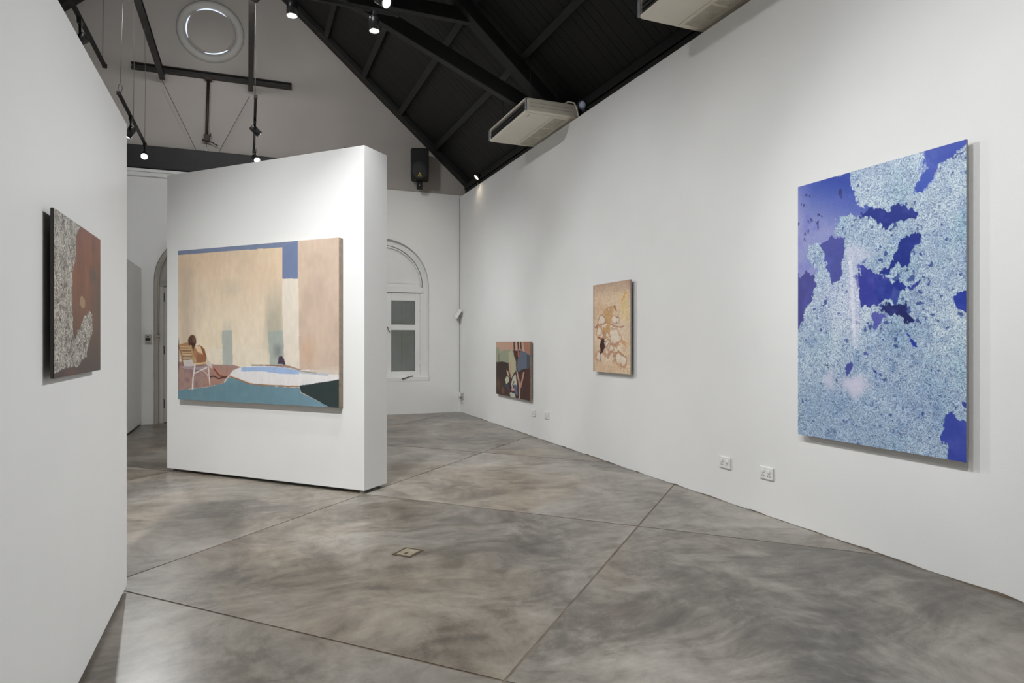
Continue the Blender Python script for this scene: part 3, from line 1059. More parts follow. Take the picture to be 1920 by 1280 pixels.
bl([(415, 440), (445, 405), (470, 405), (500, 395), (522, 402), (515, 440), (482, 462), (478, 508), (420, 505), (400, 520), (395, 545), (375, 562), (380, 520), (405, 490)], D1)
bl([(148, 425), (185, 402), (238, 415), (246, 440), (225, 480), (215, 540), (200, 575), (182, 548), (178, 500), (165, 460)], PU)
bl([(40, 545), (75, 538), (128, 532), (134, 560), (112, 620), (90, 690), (78, 725), (40, 740)], (72, 72, 142))
bl([(290, 515), (325, 520), (345, 540), (390, 562), (405, 598), (395, 640), (362, 655), (320, 665), (300, 640), (280, 580)], (52, 58, 150))
bl([(345, 560), (400, 575), (430, 610), (420, 655), (360, 640)], D1, .8)
bl([(332, 690), (385, 690), (372, 725), (350, 748), (338, 720)], (88, 92, 172))
bl([(362, 664), (400, 660), (450, 640), (470, 690), (495, 720), (475, 728), (450, 700), (420, 690), (380, 684)], (26, 34, 96))
bl([(470, 600), (515, 552), (522, 560), (500, 592), (480, 606)], D1)
bl([(395, 600), (430, 560), (440, 575), (470, 602), (430, 612)], D1)
bl([(622, 618), (640, 596), (700, 585), (700, 680), (645, 665)], D2)
bl([(598, 1035), (615, 1015), (640, 1050), (700, 1070), (700, 1240), (612, 1205), (604, 1160), (582, 1130)], (58, 74, 164))
bl([(236, 866), (255, 872), (268, 888), (244, 896)], PU)
bl([(333, 874), (352, 890), (346, 912)], (60, 70, 150))
bl([(160, 856), (178, 852), (172, 876)], (48, 46, 96))
bl([(462, 756), (490, 768), (500, 785), (480, 788)], D2)
bl([(655, 990), (700, 985), (700, 1015), (660, 1012)], (52, 66, 150))
bl([(300, 826), (322, 832), (310, 846)], (84, 92, 164))
bl([(200, 925), (212, 922), (208, 938)], (70, 76, 130))
# scattered holes in the pale lace
n3 = fbm(P.U * 34, P.V * 50, 31, 3)
zone = np.exp(-(((P.X0 - 440) / 130) ** 2 + ((P.Y0 - 600) / 200) ** 2))
hole = (n3 < .205 + .15 * zone) & ~blue
P.blend(hole * .85, (52, 74, 140))
P.mask[blue] = 0.10
P.mask[hole] = 0.2
# streaky tone inside the blue parts
P.blend(blue * np.clip((fbm(P.U * 14, P.V * 22, 50) - .5) * 2.5, 0, 1) * .5, (96, 104, 190))
P.setwarp(22, 12, 10)
keep = P.c.copy()
lav = (208, 206, 226)
for x, y, rx, ry, a_ in ((280, 945, 58, 45, .9), (182, 915, 32, 50, .75), (250, 940, 40, 30, .6), (262, 480, 40, 60, .7), (310, 470, 45, 32, .5), (262, 600, 30, 110, .55), (272, 720, 22, 100, .5)):
    P.ell(x, y, rx, ry, lav, a_, .7)
ch = np.abs(P.c - keep).sum(1)
P.mask = np.where(ch > 12, P.mask * np.clip(1 - ch / 110, .25, 1), P.mask)
P.setwarp(5, 30)
P.line([(258, 500), (266, 640), (274, 800)], 13, (222, 224, 238), .65)
P.line([(285, 560), (286, 700), (284, 800)], 6, (210, 214, 232), .4)
loc, w, h = right_wall_spot([(1496.9, 350.6), (1811.9, 260.6), (1811.8, 864.6), (1495.6, 815.3)], 0.05)
hang_painting('tall blue picture of pale lace-like scribbles over deep blue', loc, RZ_RIGHT, w, h, .018, .032, P,
              paint_material('blue_print', .35, ((0.95, 0.95, 0.95, 1), (0.08, 0.10, 0.15, 1), 20.0)), M['grey_edge'])

# --- tan organic painting
P = Painter([(80, 130), (540, 58), (540, 1225), (80, 1190)], 110, 230, 34, 8, 21, 12)
P.c = np.array([222., 196, 166]) * np.ones((len(P.U), 1))
P.blend((fbm(P.U * 4, P.V * 8, 3) - .45) * 2.5, (228, 204, 172))
P.blend((fbm(P.U * 6, P.V * 11, 7) - .52) * 2.5, (210, 176, 144))
P.blend(np.clip((.16 - P.V) / .16, 0, 1) * .8, (178, 146, 126))
P.blend(np.clip((.06 - P.U) / .06, 0, 1) * .6, (150, 122, 98))
P.soft(380, 560, 180, 620, (226, 200, 140), .7, 80, 100)
P.blend(np.clip((P.X0 - 505) / 40, 0, 1) * np.clip((.2 - P.V) / .2, 0, 1), (176, 120, 104))
P.line([(480, 200), (440, 320), (425, 350)], 28, (212, 160, 104), .6)
R1, R2 = (190, 142, 112), (166, 114, 88)
P.soft(110, 500, 440, 1150, (230, 214, 192), .75, 120, 140)
P.poly([(215, 450), (262, 400), (320, 372), (345, 400), (318, 480), (312, 560), (300, 690), (285, 760), (210, 790), (205, 700), (235, 600)], (202, 162, 112))
for k, (x, y, rx, ry) in enumerate(((185, 560, 52, 68), (155, 700, 34, 68), (250, 738, 26, 42), (255, 835, 34, 52), (348, 760, 72, 120), (345, 548, 44, 56), (385, 560, 26, 46), (262, 940, 26, 52), (140, 1000, 46, 72), (400, 1010, 70, 90), (305, 905, 18, 60), (270, 430, 22, 42), (450, 1060, 50, 90), (220, 960, 26, 46))):
    P.ell(x, y, rx, ry, R1 if k % 3 else R2, .75, .12)
P.line([(150, 600), (180, 640), (205, 700), (200, 800)], 24, R1, .8)
P.line([(310, 610), (360, 630), (440, 640)], 16, R2, .8)
P.line([(250, 1010), (320, 960), (400, 950), (340, 1060), (400, 1110), (420, 1150)], 30, R1, .85)
P.line([(400, 790), (450, 830), (490, 860)], 44, (212, 160, 116), .8)
P.line([(300, 860), (350, 880), (390, 850)], 36, R1, .7)
P.line([(345, 400), (368, 440)], 26, R2, .9)
P.line([(120, 640), (150, 600)], 26, R2, .8)
for x, y, rx, ry in ((185, 560, 42, 56), (155, 700, 26, 56), (250, 738, 18, 33), (255, 835, 24, 40), (348, 755, 58, 104), (345, 548, 34, 44), (387, 560, 16, 36), (262, 940, 18, 42), (140, 1000, 36, 60), (400, 1020, 52, 74), (305, 905, 10, 46), (272, 432, 13, 30), (455, 1060, 34, 74)):
    P.ell(x, y, rx, ry, (234, 222, 204), .9, .3)
P.soft(100, 480, 1040, 1180, (224, 190, 154), .5, 80, 40)
P.poly([(165, 810), (205, 795), (218, 850), (238, 890), (215, 930), (190, 995), (175, 980), (162, 900)], (66, 32, 28))
P.line([(150, 790), (185, 800)], 26, (140, 70, 50), .8)
P.line([(175, 990), (165, 1060)], 10, (120, 84, 60), .8)
P.grain(.10, 40, 80, 77)
loc, w, h = right_wall_spot([(1112.2, 534.8), (1182.2, 523.8), (1182.2, 701.4), (1112.2, 696.1)], 0.05)
hang_painting('tan picture with cream cells and one dark red stain', loc, RZ_RIGHT, w, h, .022, .028, P,
              paint_material('tan_painting_oil', .5), M['grey_edge'])

# --- small dark floral painting
P = Painter([(108, 105), (735, 108), (722, 1192), (95, 1060)], 130, 130, 14, 9, 31)
P.c = np.array([72., 52, 46]) * np.ones((len(P.U), 1))
P.blend((fbm(P.U * 5, P.V * 6, 3) - .45) * 2, (58, 38, 34))
P.poly([(80, 80), (760, 80), (760, 360), (560, 270), (420, 270), (80, 330)], (196, 158, 138))
P.blend(P.inside([(600, 80), (760, 80), (760, 350), (640, 320)]) * .8, (164, 112, 92))
P.poly([(80, 200), (150, 210), (200, 300), (250, 250), (330, 250), (420, 270), (470, 480), (490, 640), (440, 660), (380, 780), (340, 600), (330, 490), (260, 490), (80, 470)], (152, 158, 134))
P.poly([(330, 300), (400, 260), (450, 420), (480, 560), (450, 660), (380, 780), (345, 560)], (186, 180, 148), .9)
P.poly([(300, 120), (440, 110), (440, 260), (350, 250)], (196, 156, 134), .8)
P.poly([(560, 250), (640, 300), (740, 345), (740, 580), (600, 610), (510, 655), (488, 560), (500, 430), (540, 330)], (98, 108, 124))
P.poly([(660, 340), (740, 350), (740, 580), (665, 590)], (72, 76, 84), .8)
P.poly([(80, 478), (200, 470), (320, 478), (345, 620), (330, 780), (300, 800), (80, 760)], (62, 46, 40))
for x, y0, y1 in ((442, 90, 290), (512, 90, 240), (560, 90, 230)):
    P.line([(x, y0), (x + 4, y1)], 24, (74, 52, 46))
P.line([(480, 90), (482, 240)], 14, (206, 172, 152))
P.line([(535, 90), (540, 220)], 12, (206, 172, 152))
P.poly([(505, 250), (535, 300), (528, 360), (515, 420), (495, 340)], (180, 96, 76))
P.line([(430, 320), (470, 480), (485, 640)], 10, (110, 84, 80))
P.line([(360, 470), (375, 640), (372, 780)], 16, (196, 140, 112), .8)
P.line([(170, 460), (180, 390), (195, 370)], 14, (178, 150, 136))
P.line([(150, 330), (160, 470)], 9, (98, 76, 62))
P.poly([(295, 610), (330, 650), (355, 770), (320, 720)], (200, 176, 152))
P.poly([(265, 800), (300, 730), (330, 760), (338, 830), (290, 885)], (190, 192, 166))
P.poly([(375, 880), (400, 770), (460, 700), (485, 840), (480, 930), (420, 890), (395, 960)], (200, 196, 178))
P.line([(400, 900), (430, 830)], 16, (74, 60, 58))
P.poly([(250, 870), (340, 880), (350, 1000), (320, 1010)], (66, 66, 86))
P.poly([(420, 900), (470, 890), (495, 1100), (460, 1080), (430, 990)], (92, 104, 136))
P.ell(405, 985, 30, 34, (206, 156, 140))
P.line([(350, 1010), (430, 1010)], 18, (92, 52, 50))
P.poly([(350, 1040), (380, 1040), (440, 1060), (450, 1130), (400, 1140), (360, 1110)], (190, 192, 172))
P.line([(490, 660), (520, 820), (528, 960), (522, 1170)], 22, (200, 160, 140))
P.line([(618, 670), (570, 830), (545, 930)], 30, (190, 138, 122))
P.poly([(640, 640), (740, 600), (740, 1210), (640, 1190)], (82, 46, 40), .8)
P.ell(140, 880, 40, 150, (104, 78, 54), .8, .6)
P.ell(225, 1000, 45, 90, (120, 86, 58), .8, .6)
loc, w, h = right_wall_spot([(930.7, 640.2), (994.7, 641), (993.6, 751.4), (929.7, 737.7)], 0.05)
hang_painting('small dark floral picture hung low near the far corner', loc, RZ_RIGHT, w, h, .032, .018, P,
              paint_material('floral_painting_oil', .5), M['canvas_edge'])

# --- rust and scribble picture on the near left panel
P = Painter([(147, 75), (459, 280), (454, 1150), (147, 1207)], 200, 240, 10, 14, 41)
P.c = np.array([136., 74, 50]) * np.ones((len(P.U), 1))
P.blend((fbm(P.U * 6, P.V * 4, 3) - .45) * 2.6, (112, 56, 40))
P.blend((fbm(P.U * 8, P.V * 5, 9) - .5) * 2.6, (158, 92, 62))
P.blend(np.clip((P.Y0 - 560) / 380, 0, 1) * .75, (84, 52, 40))
P.blend(np.clip((P.X0 - 370) / 80, 0, 1) * np.clip((P.Y0 - 380) / 200, 0, 1) * .8, (78, 62, 58))
P.blend(np.clip((P.Y0 - 850) / 250, 0, 1) * .8, (56, 40, 38))
P.soft(380, 430, 450, 600, (66, 62, 62), .7, 20, 50)
P.soft(200, 330, 1130, 1230, (100, 54, 38), .8, 40, 30)
P.poly([(318, 675), (335, 658), (355, 690), (350, 740), (330, 745), (316, 720)], (178, 142, 106))
P.c *= .86
scr = P.inside([(100, 20), (328, 170), (318, 215), (292, 260), (296, 420), (276, 470), (272, 540), (265, 640), (275, 930), (290, 950), (300, 882), (318, 890), (350, 795), (380, 755), (406, 800), (396, 900), (362, 1065), (330, 1085), (305, 1128), (230, 1136), (150, 1172), (100, 1180)])
P.blend(scr * 1.0, (158, 155, 148))
P.blend(scr * np.clip((fbm(P.U * 30, P.V * 26, 19) - .5) * 4, 0, 1), (98, 94, 90))
P.mask[scr] = 1.0
P.mask[~scr] = 0.05
q = [hit(x, y, (1, 0, 0), LX + .034) for x, y in ((101.3, 391.1), (189.1, 448.8), (187.7, 693.5), (101.3, 709.5))]
ya, yb = (q[0].y + q[3].y) / 2, (q[1].y + q[2].y) / 2
zt, zb = (q[0].z + q[1].z) / 2, (q[2].z + q[3].z) / 2
hang_painting('rust brown picture half covered by grey scribbled texture', (LX, ya, zb), math.pi / 2, yb - ya, zt - zb, .012, .022, P,
              paint_material('rust_print', .4, ((1, 1, 1, 1), (0.015, 0.015, 0.015, 1), 26.0)), M['dark_edge'])

# ------------------------------------------------------------------ spotlights
def spot_lamp(label, pos, target, lit=True, power=0.0, angle=70.0, drop=0.12, group=None, r=0.048, ln=0.15, blend=0.9, real=True, light_r=0.045):
    """pos: pivot of the lamp head; hangs from a track adapter drop above it"""
    pos, target = Vector(pos), Vector(target)
    o = thing('spotlight', label, 'spotlight', pos + Vector((0, 0, drop)), group=group)
    off = Vector((0, 0, -drop))
    MB().box(-.018, .018, -.045, .045, -.045, 0.0).build('track_adapter', M['black_metal'], o, bevel=.004)
    MB().tube([(0, 0, -.04), (0, 0, -drop + .02)], 0.011).build('stem', M['black_metal'], o)
    d = (target - pos).normalized()
    rot = Vector((0, 0, -1)).rotation_difference(d).to_matrix().to_4x4()
    mt = Matrix.Translation(off) @ rot
    h = MB().lathe([(0.0, ln * .45), (r * .75, ln * .45), (r, ln * .36), (r, -ln * .55), (r * .9, -ln * .55), (r * .88, -ln * .46), (0, -ln * .46)], 24).move(mt)
    b = h.build('lamp_body', M['black_metal'], o)
    MB().lathe([(r * 1.0, -ln * .53), (r * 1.03, -ln * .53), (r * 1.03, -ln * .59), (r * .9, -ln * .59), (r * .9, -ln * .53)], 24).move(mt).build('trim_ring', M['chrome'], b)
    s = MB()
    s.lathe([(0, -ln * .585), (r * .5, -ln * .58), (r * .89, -ln * .55), (r * .89, -ln * .47), (0, -ln * .47)], 20).move(mt)
    s.build('lens', M['lens_on'] if lit else M['lens_off'], b)
    if lit and power > 0:
        ld = bpy.data.lights.new('spot_beam', 'SPOT')
        ld.energy = power * LAMP
        ld.color = LAMP_COL
        ld.spot_size = math.radians(angle)
        ld.spot_blend = blend
        ld.shadow_soft_size = light_r
        lo = bpy.data.objects.new('spot_beam', ld)
        COL.objects.link(lo)
        lo.parent = o
        lo.location = off + d * (ln * .62)
        lo.rotation_euler = Vector((0, 0, -1)).rotation_difference(d).to_euler()
    return o


RAIL_L, RAIL_R, RAIL_Z = -1.42, 0.06, 6.30
TZ = 4.47


def light_track(label, a, b, cables, w=0.036, h=0.034):
    a, b = Vector(a), Vector(b)
    o = thing('lighting_track', label, 'track', (a + b) / 2)
    c = (a + b) / 2
    MB().bar(a - c, b - c, w, h).build('track_bar', M['black_track'], o, bevel=.003)
    dirv = (b - a).normalized()
    for e in (a, b):
        MB().bar(e - c - dirv * .012, e - c + dirv * .012, w + .008, h + .008).build('end_cap', M['black_track'], o)
    for p, q in cables:
        p, q = Vector(p) - c, Vector(q) - c
        m = (p + q) / 2
        MB().tube([p, m + Vector((.006, 0, 0)), q], 0.0028, 6).build('cable', M['wire'], o)
    return o


def up(x, y, z=TZ + .015, top=RAIL_Z - .07):
    return ((x, y, z), (x, y, top))


X1 = RAIL_L
light_track('black lighting track hung at upper left above the near panel', (X1, 3.2, TZ), (X1, 8.05, TZ), [up(X1, 7.95), up(X1, 5.0), up(X1, 3.4)])
t2 = light_track('short black lighting track hung behind the near left panel', (X1, 8.87, TZ), (X1, 11.02, TZ),
                 [((X1, 8.98, TZ + .14), (X1 + .01, 9.1, RAIL_Z - .07)), up(X1, 9.95), up(X1, 10.98)])
loop = [(X1 - X1, 8.95 - 9.945 + .035 * math.sin(a) * 0 + 0.0, TZ + .06 + 0 - TZ)]
lp = []
for k in range(17):
    a = 2 * math.pi * k / 16
    lp.append((0.02 * math.sin(a), 8.97 - 9.945, 0.10 + 0.05 * -math.cos(a)))
MB().tube(lp, 0.005, 6).build('cable_loop', M['wire'], t2)
MB().tube([(0, 8.97 - 9.945, 0.01), (0, 8.97 - 9.945, 0.055)], 0.009, 6).build('cable_clip', M['wire'], t2)
X2 = 0.10
TR = 4.66
light_track('black lighting track seen end on above the free panel', (X2, 8.9, TR), (X2, 11.5, TR), [up(X2, 9.35, TR + .015), up(X2, 10.2, TR + .015), up(X2 + .012, 11.4, TR + .015)])
TY = 5.95
light_track('black cross track under the roof with two downlights', (0.15, TY, 4.56), (1.3, TY, 4.56), [((.2, TY, 4.57), (.1, TY, 6.24)), ((1.25, TY, 4.57), (1.25, TY, 7.1))])
light_track('black cross track nearest the top edge with one flaring lamp', (0.15, 5.52, 4.56), (1.3, 5.52, 4.56), [((.2, 5.52, 4.57), (.1, 5.52, 6.24)), ((1.25, 5.52, 4.57), (1.25, 5.52, 7.1))])

G = 'track spotlights'
# in view
spot_lamp('black spotlight on the upper left track turned away to the left', (X1, 6.95, 4.27), (-4.5, 7.6, 2.2), True, 120, 80, drop=TZ - 4.27 - .017, group=G)
spot_lamp('black spotlight just above the top corner of the near left panel', (X1, 9.72, 4.27), (-3.6, 9.9, 0.5), True, 120, 80, drop=TZ - 4.27 - .017, group=G)
p_ = hit(275, 289, (1, 0, 0), X1 + .0)
spot_lamp('blazing spotlight beside the near left panel facing the viewer', (X1, 10.95, 4.30), (-0.9, 4.6, 0.0), True, 190, 75, drop=TZ - 4.30 - .017, group=G)
spot_lamp('black spotlight tilted to the right above the free panel', (X2, 9.75, 4.49), (4.2, 10.9, 0.8), True, 200, 80, drop=TR - 4.49 - .017, group=G)
spot_lamp('blazing spotlight at the top edge of the free panel', (X2 + .02, 11.28, 4.50), (2.6, 5.0, 0.0), True, 520, 80, drop=TR - 4.50 - .017, group=G)
p_ = on_floor(548, 18, 4.42)
spot_lamp('downlight in front of the taupe gable edge', (p_.x, TY, 4.44), (p_.x - .12, TY - .25, 0), True, 110, 95, drop=.10, r=.047, ln=.13, group=G)
p_ = on_floor(702, 46, 4.42)
spot_lamp('lower downlight of the pair against the dark roof', (p_.x, TY, 4.44), (p_.x + .10, TY - .25, 0), True, 110, 95, drop=.10, r=.047, ln=.13, group=G)
p_ = on_floor(714, 6, 4.42)
spot_lamp('flaring upper lamp of the pair against the dark roof', (p_.x, 5.52, 4.44), (3.6, 2.0, 1.4), True, 260, 70, drop=.10, r=.047, ln=.13, group=G)


# overhead lamps on the rails, above the picture's top edge; most are added fill
def rail_lamp(label, x, y, target, power, angle, soft=.09):
    spot_lamp(label, (x, y, RAIL_Z - .32), target, True, power, angle, drop=.255, group='spotlights on the steel rails', r=.06, ln=.19, light_r=soft)


rail_lamp('spotlight under the right steel rail aimed at the long wall', RAIL_R, 6.9, (4.2, 8.0, 0.9), 200, 92, .05)
rail_lamp('added unseen spotlight under the right steel rail aimed at the tan picture', RAIL_R, 4.9, (4.2, 6.0, 1.5), 150, 70)  # this lamp and the next two are added to light the long wall
rail_lamp('added unseen spotlight under the right steel rail aimed at the blue picture', RAIL_R, 3.4, (4.2, 2.7, 0.7), 280, 88)
rail_lamp('added unseen spotlight under the right steel rail over the viewer', RAIL_R, 0.6, (4.2, 1.4, 0.4), 360, 84)
rail_lamp('added unseen spotlight under the right steel rail aimed at the far corner', RAIL_R, 8.65, (4.2, 11.4, 0.3), 95, 100)  # unseen fill added for the dim far end of the wall
rail_lamp('added unseen spotlight under the right steel rail aimed at the gable', RAIL_R, 8.95, (1.6, 13.2, 7.0), 130, 140, .3)  # both gable lamps are added to lift the dark gable
rail_lamp('added unseen spotlight under the left steel rail aimed at the gable', RAIL_L, 8.95, (-1.8, 13.2, 7.0), 92, 140, .3)
rail_lamp('added unseen spotlight under the right steel rail aimed down the end wall', RAIL_R, 8.3, (2.6, 13.2, 0.1), 330, 75)  # added pair that brightens the lower end wall
rail_lamp('added unseen spotlight under the left steel rail aimed down the end wall', RAIL_L, 8.3, (-1.9, 13.2, 0.2), 190, 75)
rail_lamp('spotlight under the left steel rail aimed at the pool painting', RAIL_L, 4.6, (0.2, 7.4, 1.0), 130, 75)
rail_lamp('second, added unseen spotlight under the left steel rail aimed at the pool painting', RAIL_L, 2.0, (0.2, 7.5, 0.1), 1120, 52)  # added so the free panel is lit evenly from top to bottom
rail_lamp('added unseen spotlight under the left steel rail aimed at the rear wall', RAIL_L, -0.5, (-1.4, -3.6, 1.4), 300, 90)  # this and the two below are added fill aimed at unseen walls
rail_lamp('added unseen spotlight under the left steel rail aimed at the far side wall', RAIL_L, 2.5, (-5.4, 4.5, 1.4), 400, 100)
rail_lamp('added unseen spotlight under the left steel rail aimed at the shaded side wall', RAIL_L, 6.2, (-5.4, 8.0, 1.4), 400, 100)

# ------------------------------------------------------------------ steel rails, cross bar, hanging post on the gable
for nm, x in (('left', RAIL_L), ('right', RAIL_R)):
    lab = 'dark steel rail running under the roof on the left, ending at the gable' if nm == 'left' else 'dark steel rail running under the roof straight above the free panel'
    o = thing('steel_rail', lab, 'rail', (x, 4.7, RAIL_Z), group='steel rails')
    y1 = by(x) - .12 - 4.7
    MB().box(-.045, .045, -8.2, y1, -.05, -.035).build('lower_flange', M['steel'], o)
    MB().box(-.045, .045, -8.2, y1, .035, .05).build('upper_flange', M['steel'], o)
    MB().box(-.012, .012, -8.2, y1, -.035, .035).build('web', M['steel'], o)
cb = MB().box(-1.93, 0.80, -.085, .035, 6.425, 6.445).box(-1.93, .80, .0, .035, 6.445, 6.515).box(-1.93, .80, -.085, .035, 6.515, 6.53).build('cross_channel', M['steel'])
cb.location = (0, BW0, 0)
cb.rotation_euler = (0, 0, RZ_BACK)
tag(cb, 'dark steel channel fixed across the gable below the round vent', 'channel')
ps = thing('hanging_post', 'rusty vertical post hanging from the steel channel with a clamp at its foot', 'post', (-0.70, by(-.7) - .06, 5.30))
MB().tube([(0, 0, 0.02), (.03, 0, 1.125)], 0.026, 8).build('pipe', M['rust'], ps)
MB().box(-.05, .05, -.03, .03, -.06, .06).box(.05, .075, -.012, .012, .03, .09).box(-.075, -.05, -.012, .012, -.05, -.03).build('clamp', M['rust'], ps, bevel=.004)
MB().tube([(-.08, 0, -.055), (.05, 0, -.07), (.10, 0, -.075), (.13, 0, -.10), (.19, 0, -.125)], 0.011, 6).build('clamp_lever', M['rust'], ps)
MB().tube([(0, 0, -.06), (-.005, 0, -.20)], 0.004, 6).build('pull_wire', M['wire'], ps)
MB().box(-.02, .01, -.012, .012, -.255, -.19).build('eye_bolt', M['grey_plastic'], ps)
MB().box(-.03, .095, -.045, .045, 1.075, 1.12).build('top_bracket', M['rust'], ps)
for lab, a, b in (('thin stay wire slanting down from the left steel rail', (302, 146), (367, 280)), ('thin stay wire slanting down from the right steel rail', (468, 180), (410, 285))):
    pa, pb = on_back(*a, 0.16), on_back(*b, 0.11)
    w_ = MB().tube([pa - pb, Vector((0, 0, 0))], 0.0045, 6).build('stay_wire', M['wire'])
    w_.location = pb
    tag(w_, lab, 'wire', 'stay wires on the gable')

# round vent in the gable
rv = thing('round_vent', 'big round plaster vent ring high on the taupe gable', 'vent', (-0.635, by(-.635) + .045, 7.33), RZ_BACK)
pr = []
for k in range(13):
    a = math.pi * k / 12
    pr.append((0.505 + 0.078 * math.cos(a), -.085 * math.sin(a)))
MB().lathe(pr, 64, axis='y').build('ring_moulding', M['vent'], rv)
MB().lathe([(0.40, -.02), (0.385, -.03), (0.0, -.03)], 64, axis='y').build('vent_disc', M['gable'], rv)


def arc(a0, a1, r0, r1, y):
    n = 24
    mb = MB()
    vs, fs = [], []
    for k in range(n + 1):
        a = math.radians(a0 + (a1 - a0) * k / n)
        t = math.sin(math.pi * k / n) ** .5
        for rr in (r0 + (r1 - r0) * (1 - t) * .9, r1):
            vs.append((rr * math.cos(a), y, rr * math.sin(a)))
    fs = [(2 * k, 2 * k + 1, 2 * k + 3, 2 * k + 2) for k in range(n)]
    return mb.add(vs, fs)


arc(50, 125, .402, .425, -.018).build('daylight_gap', M['daylight_gap'], rv)
arc(145, 205, .402, .425, -.018).build('daylight_gap', M['daylight_gap'], rv)
arc(-105, -45, .402, .430, -.018).build('daylight_gap', M['daylight_gap'], rv)

# ------------------------------------------------------------------ loudspeaker on its bracket
sp = thing('loudspeaker', 'black loudspeaker with round grey grille on a bracket above the window', 'speaker', (3.285, by(3.285) - .22, 4.64), RZ_BACK + math.radians(-13))
sp.scale = (.9, .9, .95)
bd = MB()
prof = [(-.20, .21), (-.17, .185), (.17, .185), (.20, .21), (.205, .80), (.175, .855), (-.175, .855), (-.205, .80)]
bd.prism(prof, -.16, .13)
body = bd.build('cabinet', M['spk'], sp, bevel=.018, seg=3)
g_ = MB().lathe([(0.0, -.022), (.10, -.020), (.155, -.010), (.172, .004)], 36, axis='y').move(Matrix.Translation((0, -.165, .385)) @ Matrix.Diagonal((1, 1, 1.12, 1)))
g_.build('round_grille', M['spk_cone'], body)
hn = MB()
hn.prism([(-.155, .60), (.155, .60), (.16, .80), (-.16, .80)], -.166, -.158)
hn.build('horn_mouth', M['spk'], body, bevel=.004)
em = MB()
for (x0, z0) in ((0, .305), (-.024, .258), (.024, .258)):
    em.prism([(x0 - .023, z0 - .022), (x0 + .023, z0 - .022), (x0, z0 + .026)], -.192, -.184)
tag(em.build('emblem', M['yellow'], body), 'yellow triangular emblem')
MB().box(-.07, .06, -.02, .04, 0.002, .21).build('bracket_plate', M['spk'], sp, bevel=.006)
MB().box(-.055, .045, .03, .22, .05, .09).build('bracket_arm', M['spk'], sp)
MB().lathe([(0, -.003), (.012, -.003), (.012, .006), (0, .006)], 10, axis='y').move(Matrix.Translation((-.005, -.022, .09))).build('bolt', M['chrome'], sp)

